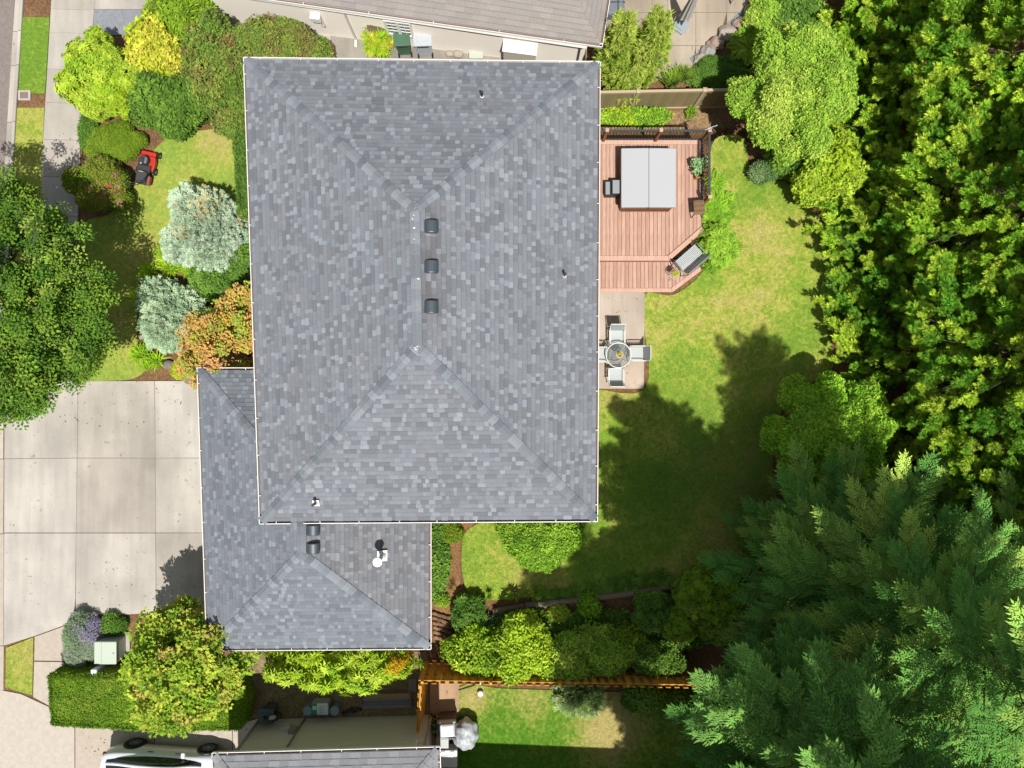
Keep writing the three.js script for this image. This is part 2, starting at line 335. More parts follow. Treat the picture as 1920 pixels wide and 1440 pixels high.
  tag(mesh('gravel', prism(onGround([[178, 19], [265, 19], [265, 66], [172, 66]]), -0.05, 0.03), mat('#b9bdc4', { map: T.speckle })), 'blue grey gravel patch beside the footpath and lime shrub', 'gravel', { kind: 'structure' });
  const sy = thing('side_path', 'grey concrete side path between the north neighbour and the house', 'path', { kind: 'structure' });
  for (const [x0, x1, c] of [[604, 720, 1], [721, 860, 3], [861, 1000, 1], [1001, 1098, 2]]) slab([[x0, 60], [x1, 60], [x1, 200], [x0, 200]], -0.06, 0.035, mat(['#b9b3a8', '#bdb6ab', '#c4bdb0', '#b4ada2'][c], { map: T.concrete }), sy);
  const pt = thing('patio', 'tan concrete patio slab under the glass table', 'patio', { kind: 'structure' });
  slab([[1062, 544], [1208, 544], [1208, 637], [1062, 637]], -0.05, 0.06, mat('#d6c6b6', { k: 1.12, map: T.concrete }), pt);
  slab([[1062, 637.6], [1208, 637.6], [1207, 729], [1062, 729]], -0.05, 0.06, mat('#d3bfae', { k: 1.12, map: T.concrete }), pt);
  const np = thing('patio', 'tan stone slab patio of the northern neighbour around the parasol', 'patio', { kind: 'structure' });
  const g = -0.8;
  const TS = ['#cdbda9', '#c9b8a4', '#d1c2ae'].map((c) => mat(c, { map: T.concrete }));
  const col = [1128, 1222, 1252, 1304, 1362, 1440, 1520];
  for (let i = 0; i + 1 < col.length; i++) for (const [a, b] of [[-150, -60], [-59.5, 24], [24.5, 86], [86.5, 150]]) {
    const lim = (y, x) => Math.min(x, 1405 - (y - 8) * 0.78);
    if (lim(a, col[i + 1]) - col[i] < 6) continue;
    slab([[col[i], a], [lim(a, col[i + 1]), a], [Math.max(col[i] + 1, lim(b, col[i + 1])), b], [col[i], b]], g - 0.05, g + 0.045, TS[(i * 3 + Math.round(b)) % 3 & 1 ? 1 : (i % 3)], np, 'slab', g, 0.004);
  }
  tag(mesh('gravel', prism(onGround([[1412, 0], [1425, -40], [1440, 0], [1418, 22], [1385, 45], [1350, 78], [1325, 108], [1300, 122], [1292, 110], [1318, 92], [1345, 62], [1378, 30]], g), g - 0.05, g + 0.05), mat('#a9b4bd', { map: T.speckle })), 'curved strip of blue grey gravel edging the neighbour patio', 'gravel', { kind: 'structure' });
  tag(mesh('mulch_path', prism(smoothPoly(onGround([[812, 982], [880, 976], [868, 1000], [863, 1050], [866, 1095], [880, 1122], [850, 1140], [838, 1165], [812, 1170], [812, 1100]])), -0.04, 0.022), mat('#b98d5f', { map: T.bark, roughness: 1 })), 'tan bark path curving beside the garage wall', 'path', { kind: 'structure' });
  tag(mesh('soil', prism(smoothPoly(onGround([[1128, 214], [1270, 208], [1390, 200], [1400, 236], [1330, 240], [1128, 240]], g)), g - 0.05, g + 0.02), mat('#c3a27c', { map: T.bark, roughness: 1 })), 'bare tan soil strip between the tan fence and deck', 'soil', { kind: 'structure' });
  tag(mesh('soil', prism(onGround([[450, 1222], [800, 1222], [806, 1345], [492, 1345], [450, 1345]]), -0.05, 0.03), mat('#9c8a6c', { k: 1.5, map: T.bark, roughness: 1 })), 'mossy brown soil yard between garage and southern house', 'soil', { kind: 'structure' });
  tag(mesh('soil', prism(onGround([[806, 1262], [862, 1262], [860, 1345], [806, 1345]]), -0.05, 0.035), mat('#d0ae8c', { map: T.concrete, roughness: 1 })), 'bare tan paving by the barbecue and wooden fence', 'soil', { kind: 'structure' });
}
{
  const t = thing('water_meter', 'small concrete water meter box with rusty lid in the verge', 'meter box', { at: P(48, 180, 0) });
  mesh('collar', [box(0.46, 0.1, 0.06, 0, 0.03, -0.15), box(0.46, 0.1, 0.06, 0, 0.03, 0.15), box(0.08, 0.1, 0.24, -0.19, 0.03, 0), box(0.08, 0.1, 0.24, 0.19, 0.03, 0)], CONC[2], t);
  mesh('lid', rbox(0.29, 0.07, 0.23, 0.01, 0, 0.03, 0), mat('#a58a86', { map: T.fine }), t);
}
// ---------- houses ----------
const shingleMat = new THREE.MeshStandardMaterial({ color: 0xffffff, vertexColors: true, map: T.shingle, roughness: 0.95 });
// One sloping face: a, b the eave corners (left, right seen from outside), d, c the upper corners. Courses of separate tabs.
function shingleFace(a, b, c, d, o, out) {
  const eave = b.clone().sub(a).normalize(), up = d.clone().add(c).multiplyScalar(0.5).sub(a.clone().add(b).multiplyScalar(0.5));
  const n = eave.clone().cross(up).normalize(); if (n.y < 0) n.negate();
  const slope = up.clone().sub(eave.clone().multiplyScalar(up.dot(eave))).length(), rows = Math.round(slope / o.course);
  const at = (v) => { const l = a.clone().lerp(d, v), r = b.clone().lerp(c, v), e0 = l.dot(eave), e1 = r.dot(eave); return (e) => l.clone().lerp(r, e1 - e0 < 1e-5 ? 0 : clamp((e - e0) / (e1 - e0), 0, 1)); };
  for (let j = 0; j < rows; j++) {
    const v0 = j / rows, v1 = Math.min(1, (j + 1.12) / rows), low = at(v0), high = at(v1);
    const e0 = low(-1e9).dot(eave), e1 = low(1e9).dot(eave);
    let e = e0 - R(0, 0.3), raised = rnd() < 0.5;
    while (e < e1) {
      const w = o.width(raised), x0 = Math.max(e, e0), x1 = Math.min(e + w, e1);
      e += w;
      if (x1 - x0 < 0.01) { raised = !raised; continue; }
      const t = (raised ? 0.016 : 0.009) + R(0, 0.003), col = o.tone(raised), u = n.clone().multiplyScalar(t), w2 = n.clone().multiplyScalar(0.002), k = R(-0.004, 0.004);
      const p0 = low(x0), p1 = low(x1), q0 = high(x0), q1 = high(x1);
      const sl = up.clone().normalize().multiplyScalar(k); p0.add(sl); p1.add(sl);
      const P0 = p0.clone().add(u), P1 = p1.clone().add(u), Q0 = q0.clone().add(w2), Q1 = q1.clone().add(w2);
      const B0 = P0.clone().lerp(Q0, 0.72), B1 = P1.clone().lerp(Q1, 0.72);
      if (o.stain) o.stain(p0, col);
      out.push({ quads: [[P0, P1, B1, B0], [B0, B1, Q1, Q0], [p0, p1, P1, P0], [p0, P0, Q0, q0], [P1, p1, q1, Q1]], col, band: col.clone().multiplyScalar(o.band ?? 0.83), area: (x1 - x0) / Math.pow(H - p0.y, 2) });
      raised = !raised;
    }
  }
}
function layShingles(tabs, parent, own, name = 'shingle') {
  tabs.sort((x, y) => y.area - x.area);
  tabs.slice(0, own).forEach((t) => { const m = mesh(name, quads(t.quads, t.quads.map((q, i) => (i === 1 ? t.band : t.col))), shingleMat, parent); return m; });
  const rest = tabs.slice(own);
  if (!rest.length) return;
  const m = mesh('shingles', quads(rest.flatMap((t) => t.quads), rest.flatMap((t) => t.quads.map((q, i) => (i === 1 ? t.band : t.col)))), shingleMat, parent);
  m.userData.kind = 'stuff';
}
function gutterRun(a, b, parent, inward, m = MT.white, step = 1.15) {      // an open channel with a lip, and cross straps
  const d = b.clone().sub(a), L = d.length(), y = d.clone().normalize(), i = inward.clone().normalize(), w = 0.115;
  const o = (p, s, h) => p.clone().add(i.clone().multiplyScalar(s)).add(V(0, h, 0));
  const g = mesh('gutter', [bar(o(a, 0, -0.05), o(b, 0, -0.05), 0.012, 0.11), bar(o(a, w, -0.05), o(b, w, -0.05), 0.012, 0.12), bar(o(a, w / 2, -0.1), o(b, w / 2, -0.1), w, 0.012), bar(o(a, -0.006, 0.008), o(b, -0.006, 0.008), 0.022, 0.014)], m, parent);
  mesh('gutter_debris', bar(o(a, w / 2, -0.088), o(b, w / 2, -0.088), w - 0.02, 0.012), debris, g);
  for (let s = 0.5; s < L; s += step * R(0.92, 1.08)) { const p = a.clone().add(y.clone().multiplyScalar(s)); mesh('gutter_strap', bar(o(p, 0, 0.004), o(p, w, 0.004), 0.02, 0.008), m, g); }
  return g;
}
const debris = mat('#a98a80', { map: T.speckle });
const dGray = mat('#5b6068');
const capMats = ['#8d929b', '#9ba1aa', '#a6abb3', '#80868f', '#959aa2'].map((c) => mat(c, { k: 1.15, map: T.shingle, roughness: 0.95 }));
function hipCaps(a, b, nA, nB, parent, step = 0.21, mats = capMats) {      // folded caps, each lapping the one below; nA, nB the two roof normals
  const d = b.clone().sub(a), L = d.length(), t = d.normalize(), n = Math.round(L / step), w = 0.135;
  const side = (nn) => { let s = nn.clone().cross(t).normalize(); return s; };
  let sA = side(nA), sB = side(nB);
  if (sA.y > 0) sA.negate(); if (sB.y > 0) sB.negate();
  const lift = nA.clone().add(nB).normalize();
  const l = step * 1.25, f = (s, off, k) => s.clone().multiplyScalar(off).add(t.clone().multiplyScalar(k));
  const c0 = lift.clone().multiplyScalar(0.04), c1 = lift.clone().multiplyScalar(0.024).add(t.clone().multiplyScalar(l));
  const A0 = f(sA, w, 0).add(nA.clone().multiplyScalar(0.042)), A1 = f(sA, w, l).add(nA.clone().multiplyScalar(0.016)), B0 = f(sB, w, 0).add(nB.clone().multiplyScalar(0.042)), B1 = f(sB, w, l).add(nB.clone().multiplyScalar(0.016));
  const dn = lift.clone().multiplyScalar(-0.035), low = (p) => p.clone().add(dn);
  const g = boxUV(quads([[A0, c0, c1, A1], [c0, B0, B1, c1], [low(A0), low(c0), c0, A0], [low(c0), low(B0), B0, c0], [low(A0), A0, A1, low(A1)], [B0, low(B0), low(B1), B1]]));
  for (let i = 0; i < n; i++) share('hip_cap', g, pick(mats), parent, a.clone().add(t.clone().multiplyScalar(i * L / n)));
}
const faceNormal = (a, b, c) => { const n = b.clone().sub(a).cross(c.clone().sub(a)).normalize(); if (n.y < 0) n.negate(); return n; };
function shingleTone(base, lo, hi, warm = 0) {
  return (raised) => { const k = raised ? lerp(lo + 0.3 * (hi - lo), hi, rnd() ** 1.5) : lerp(lo, lo + 0.5 * (hi - lo), rnd()); const c = C(base, k); const w = R(-0.022, 0.022) + warm; c.r *= 1 + w; c.b *= 1 - w; return c; };
}
const laminated = (raised) => (raised ? pick([0.1, 0.12, 0.15, 0.18, 0.24]) : pick([0.12, 0.18, 0.26, 0.36, 0.5])) * R(0.9, 1.1);

const house = thing('house', 'two storey house with a grey shingled hip roof and garage wing', 'house');
const HE = 5.2, HR = 7.3, GE = 3.5, GR = 5.16;
const siding = mat('#d9cdb8', { map: T.soft });
{
  seed(21);
  // main roof
  const g0 = P(457, 108, HE), g1 = P(1125, 116, HE), g2 = P(1120, 977.5, HE), g3 = P(487, 982, HE);        // gutter corners NW NE SE SW
  const cen = g0.clone().add(g1).add(g2).add(g3).multiplyScalar(0.25);
  const inn = (p, d) => V(p.x + Math.sign(cen.x - p.x) * d, p.y, p.z + Math.sign(cen.z - p.z) * d);
  const [a, b, c, d] = [g0, g1, g2, g3].map((p) => inn(p, 0.075).add(V(0, 0.03, 0)));
  const r0 = P(777, 394, HR), r1 = P(782, 648, HR);
  const roof = new THREE.Group(); roof.name = 'roof'; house.add(roof);
  const dn = V(0, -0.012, 0), D = [a, b, c, d, r0, r1].map((p) => p.clone().add(dn));
  mesh('roof_deck', quads([[D[1], D[0], D[4], D[4]], [D[2], D[1], D[4], D[5]], [D[3], D[2], D[5], D[5]], [D[0], D[3], D[5], D[4]]]), dGray, roof);
  const soot = [426, 501, 576].map((py) => P(807, py, HR - 0.15)), brown = C('#5b5048', 1.25);
  const stain = (p, col) => { let k = 0; for (const q of soot) k = Math.max(k, Math.exp(-(((p.x - q.x) / 0.36) ** 2) - (((p.z - q.z) / 0.6) ** 2))); k *= R(0.4, 1.0) * ss(0.1, 0.5, noise2(p.x * 3.1 + 7, p.z * 2.3)); if (k > 0.03) col.lerp(brown, 0.85 * k); };
  const tabs = [], o = { course: 0.143, stain, width: laminated, tone: shingleTone('#9b9fa7', 0.8, 1.54) };
  shingleFace(b, a, r0, r0, o, tabs); shingleFace(c, b, r0, r1, o, tabs); shingleFace(d, c, r1, r1, o, tabs); shingleFace(a, d, r1, r0, o, tabs);
  layShingles(tabs, roof, 220);
  const nN = faceNormal(b, a, r0), nE = faceNormal(c, b, r0), nS = faceNormal(d, c, r1), nW = faceNormal(a, d, r1);
  hipCaps(a, r0, nN, nW, roof); hipCaps(b, r0, nN, nE, roof); hipCaps(c, r1, nE, nS, roof); hipCaps(d, r1, nS, nW, roof); hipCaps(r1, r0, nE, nW, roof, 0.3);
  const inw = (x, z) => V(x, 0, z);
  gutterRun(g0, g1, house, inw(0, 1)); gutterRun(g2, g1, house, inw(-1, 0)); gutterRun(g0, g3, house, inw(1, 0));
  const k0 = P(545, 981.4, HE), k1 = P(569, 981, HE);
  gutterRun(g3, k0, house, inw(0, -1)); gutterRun(k1, g2, house, inw(0, -1));
  const e = [g0, g1, g2, g3].map((p) => inn(p, 0.13)), w = [g0, g1, g2, g3].map((p) => inn(p, 0.55));
  mesh('fascia', e.map((p, i) => bar(p.clone().add(V(0, -0.09, 0)), e[(i + 1) % 4].clone().add(V(0, -0.09, 0)), 0.03, 0.2)), MT.white, house);
  mesh('soffit', prism(e.map((p) => [p.x, p.z]), HE - 0.2, HE - 0.17), MT.offwhite, house);
  mesh('wall', prism(w.map((p) => [p.x, p.z]), -0.2, HE - 0.2), siding, house);
  // garage wing
  const q0 = P(370, 690, GE), q1 = P(808, 690, GE), q2 = P(808, 1217, GE), q3 = P(388, 1220, GE);
  const gc = q0.clone().add(q1).add(q2).add(q3).multiplyScalar(0.25), gin = (p, dd) => V(p.x + Math.sign(gc.x - p.x) * dd, p.y, p.z + Math.sign(gc.z - p.z) * dd);
  const [ga, gb, gcc, gd] = [q0, q1, q2, q3].map((p) => gin(p, 0.075).add(V(0, 0.03, 0)));
  const s0 = V(P(564, 0, GR).x, GR, 3.2), s1 = P(565, 1038, GR);
  const groof = new THREE.Group(); groof.name = 'garage_roof'; house.add(groof);
  const E = [ga, gb, gcc, gd, s0, s1].map((p) => p.clone().add(dn));
  mesh('roof_deck', quads([[E[1], E[0], E[4], E[4]], [E[2], E[1], E[4], E[5]], [E[3], E[2], E[5], E[5]], [E[0], E[3], E[5], E[4]]]), dGray, groof);
  const gt = [], hidden = (t) => { const p = t.quads[0][0]; return p.x > w[0].x + 0.4 && p.x < w[1].x && p.z < w[3].z - 0.3; };
  const o2 = { course: 0.143, width: laminated, tone: shingleTone('#979da6', 0.8, 1.5) }, o3 = { ...o2, tone: shingleTone('#9a9ca2', 0.8, 1.5, 0.006) };
  shingleFace(gb, ga, s0, s0, o2, gt); shingleFace(gcc, gb, s0, s1, o3, gt); shingleFace(gd, gcc, s1, s1, o2, gt); shingleFace(ga, gd, s1, s0, o2, gt);
  layShingles(gt.filter((t) => !hidden(t)), groof, 80);
  const mN = faceNormal(gb, ga, s0), mE = faceNormal(gcc, gb, s0), mS = faceNormal(gd, gcc, s1), mW = faceNormal(ga, gd, s1);
  const half = (p, q, t) => p.clone().lerp(q, t);
  hipCaps(ga, half(ga, s0, 0.82), mN, mW, groof); hipCaps(gcc, s1, mE, mS, groof); hipCaps(gd, s1, mS, mW, groof); hipCaps(s1, V(s1.x, GR, 3.75), mE, mW, groof, 0.3);
  gutterRun(q0, V(w[0].x, GE, q0.z), house, inw(0, 1)); gutterRun(V(q2.x, GE, w[3].z), q2, house, inw(-1, 0)); gutterRun(q0, q3, house, inw(1, 0)); gutterRun(q3, q2, house, inw(0, -1));
  const ge = [q0, q1, q2, q3].map((p) => gin(p, 0.13)), gw = [q0, q1, q2, q3].map((p) => gin(p, 0.5));
  mesh('fascia', [0, 1, 2, 3].map((i) => bar(ge[i].clone().add(V(0, -0.09, 0)), ge[(i + 1) % 4].clone().add(V(0, -0.09, 0)), 0.03, 0.2)), MT.white, house);
  mesh('soffit', prism(ge.map((p) => [p.x, p.z]), GE - 0.2, GE - 0.17), MT.offwhite, house);
  mesh('wall', prism(gw.map((p) => [p.x, p.z]), -0.2, GE - 0.2), siding, house);
  mesh('downspout', [tube([q2.clone().add(V(-0.3, -0.1, -0.06)), q2.clone().add(V(-0.42, -0.3, -0.3)), q2.clone().add(V(-0.5, -0.6, -0.44)), V(q2.x - 0.5, 0.1, q2.z - 0.44)], 0.045, 20, 6)], mat('#a98f8a'), house);
  // roof vents: a hood on a flange, open on the downhill side
  const vent = (px, py, h, dir, s = 1) => {
    const p = P(px, py, h), g = new THREE.Group(); g.name = 'roof_vent'; g.position.copy(p); g.rotation.z = dir * -0.39; house.add(g);
    mesh('flange', box(0.42 * s, 0.01, 0.4 * s, 0.02, 0.022, 0), capMats[0], g);
    const sh = new THREE.Shape(); sh.moveTo(-0.16, 0); sh.lineTo(0.17, 0); sh.lineTo(0.17, 0.11); sh.quadraticCurveTo(0.12, 0.16, 0.02, 0.15); sh.quadraticCurveTo(-0.12, 0.13, -0.16, 0.03); sh.lineTo(-0.16, 0);
    const hood = new THREE.ExtrudeGeometry(sh, { depth: 0.3 * s, bevelEnabled: true, bevelSize: 0.02, bevelThickness: 0.025, bevelSegments: 2, curveSegments: 6 }).translate(0, 0.03, -0.15 * s);
    if (dir < 0) hood.rotateY(Math.PI);
    mesh('hood', hood, ventMat, g);
  };
  const ventMat = mat('#4b545d', { roughness: 0.4 });
  const yE = (px, top, xr) => { let h = top; for (let i = 0; i < 20; i++) h = top - 0.41 * Math.abs((px - 960) * M(h) - xr); return h; };
  for (const py of [426, 501, 576]) vent(807, py, yE(807, HR, r0.x), 1);
  for (const py of [993, 1027]) vent(586, py, yE(586, GR, s0.x), 1, 0.9);
  const pipe = (px, py, h, tx, tz) => {
    const g = new THREE.Group(); g.name = 'vent_pipe'; g.position.copy(P(px, py, h)); house.add(g);
    mesh('flashing', [box(0.2, 0.012, 0.2, 0, 0.03, 0, 0, tz, tx), cyl(0.045, 0.08, 0.1, 0, 0.06, 0)], MT.white, g);
    mesh('pipe', [cyl(0.04, 0.04, 0.36, 0, 0.19, 0), torus(0.036, 0.009, 0, 0.37, 0)], MT.black, g);
  };
  pipe(904, 182, lerp(HE, HR, 0.24), 0, -0.39); pipe(1058, 517, yE(1058, HR, r0.x), -0.39, 0); pipe(593, 943, lerp(HE, HR, 0.16), 0, 0.39);
  {
    const h = yE(718, GR, s0.x), g = new THREE.Group(); g.name = 'flue'; g.position.copy(P(717, 1042, h)); house.add(g);
    mesh('flashing', [box(0.32, 0.012, 0.34, 0, 0.03, 0, 0, 0, -0.39), cyl(0.07, 0.13, 0.14, 0, 0.07, 0)], MT.white, g);
    mesh('pipe', cyl(0.06, 0.06, 0.75, 0, 0.4, 0), MT.steel, g);
    mesh('cap', [cyl(0.05, 0.14, 0.05, 0, 0.86, 0, 20), cyl(0.14, 0.14, 0.08, 0, 0.8, 0, 20)], mat('#ffffff', { k: 1.3, roughness: 0.4 }), g);
  }
  seed(5);
  for (const [px, py] of [[778, 652], [783, 650], [780, 655], [774, 411], [777, 428], [777, 449], [785, 523], [776, 404]]) {
    const h = yE(px, HR, r0.x), p = P(px, py, h);
    const s = new THREE.SphereGeometry(R(0.014, 0.028), 7, 5).scale(1.3, 0.4, 1).translate(p.x, p.y + 0.05, p.z);
    mesh('sealant_dab', s, MT.white, house);
  }
}

// ---------- the neighbour to the north ----------
{
  const t = thing('house', 'neighbour house with brown shingle roof and cream wall above the main roof', 'house');
  const hE = 2.35, tilt = (x) => 2 + 0.141 * (x - 520), e0 = P(430, tilt(430), hE), e1 = P(1129, tilt(1129), hE), north = V(e1.z - e0.z, 0, -(e1.x - e0.x)).normalize();
  const edge = P(1143, 0, hE).sub(P(1129, 88, hE)).normalize();
  const far = 6.5, n0 = e0.clone().add(edge.clone().multiplyScalar(far)).add(V(0, 2.4, 0)), n1 = e1.clone().add(edge.clone().multiplyScalar(far)).add(V(0, 2.4, 0));
  const tabs = [], roof = new THREE.Group(); roof.name = 'roof'; t.add(roof);
  seed(31);
  const up = V(0, 0.03, 0), oo = { course: 0.19, width: () => R(0.3, 0.7), tone: shingleTone('#aca49e', 1.2, 1.42, 0.0) };
  const hipTop = n1.clone().add(V(-4.6, 0, 0.6));
  const inset = north.clone().multiplyScalar(0.09);
  const f0 = e0.clone().add(inset).add(up), f1 = e1.clone().add(inset).add(up).add(V(-0.09, 0, 0)), eN = e1.clone().add(edge.clone().multiplyScalar(11)).add(up).add(V(-0.09, 0, 0));
  shingleFace(f0, f1, hipTop, n0, oo, tabs); shingleFace(f1, eN, hipTop.clone().add(edge.clone().multiplyScalar(2)), hipTop, oo, tabs);
  layShingles(tabs, roof, 0);
  const L = V(0, -0.02, 0);
  mesh('roof_deck', quads([[f0, f1, hipTop, n0], [f1, eN, hipTop.clone().add(edge), hipTop]].map((q) => q.map((p) => p.clone().add(L)))), mat('#6d625c'), roof);
  gutterRun(e0, e1, t, north, MT.white, 2.1); gutterRun(e1.clone().add(edge.clone().multiplyScalar(11)), e1, t, V(-1, 0, 0.1), MT.white, 2.1);
  // wall under the eave
  const wall = mat('#fbf2e6', { k: 1.35, roughness: 0.95 }), b0 = P(430, 43, 0), b1 = P(1090, 128.5, 0), dir = b1.clone().sub(b0).normalize(), wn = V(dir.z, 0, -dir.x);
  const off = (p, k, y) => p.clone().add(wn.clone().multiplyScalar(k)).setY(y);
  const bend = off(b1, 11, 0);
  mesh('wall', prism([b0, b1, bend, off(b0, 11, 0)].map((p) => [p.x, p.z]), -1, hE + 0.02), wall, t);
  const along = (px, py) => { const p = P(px, py, 1.2); return p.clone().sub(b0).setY(0).dot(dir); };
  const on = (s, y, k = 0) => b0.clone().add(dir.clone().multiplyScalar(s)).add(wn.clone().multiplyScalar(-k)).setY(y);
  const turn = Math.atan2(-dir.z, dir.x);
  mesh('soffit', [bar(e0.clone().add(V(0, -0.14, -0.1)), e1.clone().add(V(-0.5, -0.14, -0.1)), 0.2, 0.02)], MT.offwhite, t);
  // window of two sashes, six panes each
  const sW = along(749, 60), win = new THREE.Group(); win.name = 'window'; win.position.copy(on(sW, 1.35)); win.rotation.y = turn; t.add(win);
  mesh('frame', [box(0.98, 0.07, 0.09, 0, 0.46, 0.03), box(0.98, 0.07, 0.09, 0, -0.46, 0.03), box(0.08, 0.86, 0.09, -0.45, 0, 0.03), box(0.08, 0.86, 0.09, 0.45, 0, 0.03), box(0.1, 0.86, 0.08, 0, 0, 0.03)], MT.white, win);
  const glass = new THREE.MeshPhysicalMaterial({ color: C('#59646b'), roughness: 0.08, metalness: 0, clearcoat: 1 });
  for (const sx of [-1, 1]) for (let r = 0; r < 4; r++) for (const cx of [-1, 1]) mesh('pane', box(0.155, 0.19, 0.012, sx * 0.228 + cx * 0.09, 0.315 - r * 0.21, 0.02), glass, win);
  mesh('muntin', [-1, 1].flatMap((sx) => [box(0.02, 0.86, 0.03, sx * 0.228, 0, 0.03), ...[0.21, 0, -0.21].map((y) => box(0.36, 0.02, 0.03, sx * 0.228, y, 0.032))]), MT.white, win);
  mesh('downspout', [bar(on(along(655, 48), hE - 0.2, 0.05), on(along(655, 48), 0.15, 0.05), 0.09, 0.06), bar(on(along(655, 48), 0.15, 0.05), on(along(655, 48), 0.03, 0.3), 0.09, 0.06)], MT.offwhite, t);
  mesh('vent_hood', [rbox(0.36, 0.28, 0.22, 0.02, ...on(along(597, 36), 1.5, 0.11).toArray(), turn), rbox(0.12, 0.5, 0.1, 0.02, ...on(along(601, 48), 1.1, 0.06).toArray(), turn)], MT.white, t);
  mesh('corner_post', bar(on(along(1084, 110), -0.9, 0.02), on(along(1084, 110), hE - 0.25, 0.02), 0.09, 0.06), MT.charcoal, t);
  // the bumped out fireplace box
  const sB = along(975, 93), bump = new THREE.Group(); bump.name = 'chimney_chase'; bump.position.copy(on(sB, 0)); bump.rotation.y = turn; t.add(bump);
  mesh('box', box(1.15, 1.1, 0.36, 0, 0.85, 0.18), mat('#d8cbbb'), bump);
  mesh('cap', box(1.22, 0.04, 0.42, 0, 1.44, 0.19, 0, 0.2), MT.white, bump);
}

// ---------- the neighbour to the south ----------
{
  const t = thing('house', 'southern neighbour house with grey shingle roof along the bottom edge', 'house');
  const hE = 3.1, e0 = P(398, 1412, hE), e1 = P(825, 1400.5, hE), d = e1.clone().sub(e0).normalize(), s = V(-d.z, 0, d.x);   // s points south
  const pt = (a, b, h) => e0.clone().add(d.clone().multiplyScalar(a)).add(s.clone().multiplyScalar(b)).setY(h);
  const L = e1.distanceTo(e0), up = 0.03;
  seed(41);
  const roof = new THREE.Group(); roof.name = 'roof'; t.add(roof);
  const a = pt(0.08, 0.08, hE + up), b = pt(L - 0.08, 0.08, hE + up), hb = pt(L - 3.7, 3.7, hE + 1.6), ha = pt(3.7, 3.7, hE + 1.6), c = pt(L - 0.08, 9, hE + up), w = pt(0.08, 9, hE + up);
  const tabs = [], o = { course: 0.2, width: () => pick([0.3, 0.32, 0.34]), tone: shingleTone('#a5a6aa', 1.1, 1.4, 0.0) };
  shingleFace(b, a, ha, hb, o, tabs); shingleFace(c, b, hb, pt(L - 3.7, 5.4, hE + 1.6), o, tabs); shingleFace(a, w, pt(3.7, 5.4, hE + 1.6), ha, o, tabs); shingleFace(w, c, pt(L - 3.7, 5.4, hE + 1.6), pt(3.7, 5.4, hE + 1.6), o, tabs);
  tabs.forEach((q) => { q.area = -q.quads[0][0].z - (Math.abs(q.quads[0][0].x - pt(L / 2, 0, 0).x) > L / 2 - 0.2 ? 3 : 0); });
  layShingles(tabs, roof, 110);
  const grayCaps = ['#9a9a9d', '#a5a5a8'].map((q) => mat(q, { k: 1.4, map: T.shingle }));
  hipCaps(b, hb, faceNormal(b, a, ha), faceNormal(c, b, hb), roof, 0.28, grayCaps); hipCaps(a, ha, faceNormal(b, a, ha), faceNormal(a, w, ha), roof, 0.28, grayCaps);
  mesh('roof_deck', quads([[b, a, ha, hb], [c, b, hb, hb], [a, w, ha, ha], [w, c, hb, ha]].map((q) => q.map((p) => p.clone().add(V(0, -0.02, 0))))), dGray, roof);
  gutterRun(e0, e1, t, s, MT.white, 1.25); gutterRun(e1, pt(L, 9, hE), t, d.clone().negate(), MT.white, 1.25); gutterRun(e0, pt(0, 9, hE), t, d, MT.white, 1.25);
  const tan = mat('#c4bdb0', { k: 1.5 });
  mesh('wall', prism([pt(0.5, 0.36, 0), pt(L - 0.62, 0.36, 0), pt(L - 0.62, 8.6, 0), pt(0.5, 8.6, 0)].map((p) => [p.x, p.z]), -0.1, hE - 0.05), tan, t);
  for (let i = 0; i < 15; i++) mesh('siding_board', bar(pt(0.5, 0.345, 0.15 + i * 0.19), pt(L - 0.62, 0.345, 0.15 + i * 0.19), 0.025, 0.178), tan, t);
  for (const k of [0.5, L - 0.62]) mesh('corner_board', bar(pt(k, 0.34, 0), pt(k, 0.34, hE - 0.1), 0.1, 0.09), mat('#b5aa99'), t);
  mesh('fascia', bar(pt(0.1, 0.13, hE - 0.1), pt(L - 0.1, 0.13, hE - 0.1), 0.03, 0.2), MT.white, t);
  mesh('white_pipe', rod(pt(L - 0.9, 0.28, hE - 1.0), pt(L - 0.9, 0.28, hE - 0.55), 0.05), MT.white, t);
  mesh('conduit', [rod(pt(2.2, 0.28, 0.1), pt(2.2, 0.28, 2.2), 0.035), box(0.26, 0.36, 0.14, ...pt(2.05, 0.26, 1.1).toArray())], mat('#9a9488'), t);
  mesh('meter_box', rbox(0.34, 0.42, 0.16, 0.02, ...pt(1.75, 0.26, 0.9).toArray()), mat('#c3c8cb'), t);
  // upper storey set back to the south and east, beyond the lower edge of the picture
  const u = [V(-4.5, 0, 16.2), V(5.4, 0, 16.6), V(5.4, 0, 24), V(-4.5, 0, 24)];
  mesh('upper_wall', prism(u.map((p) => [p.x, p.z]), -0.1, 5.6), tan, t);
  mesh('upper_roof', [prism([[-5, 15.75], [5.9, 16.2], [5.9, 24.5], [-5, 24.5]], 5.6, 5.75), prism([[-3.5, 17.5], [4.5, 17.7], [4.5, 23], [-3.5, 23]], 5.75, 6.6)], dGray, t);
}
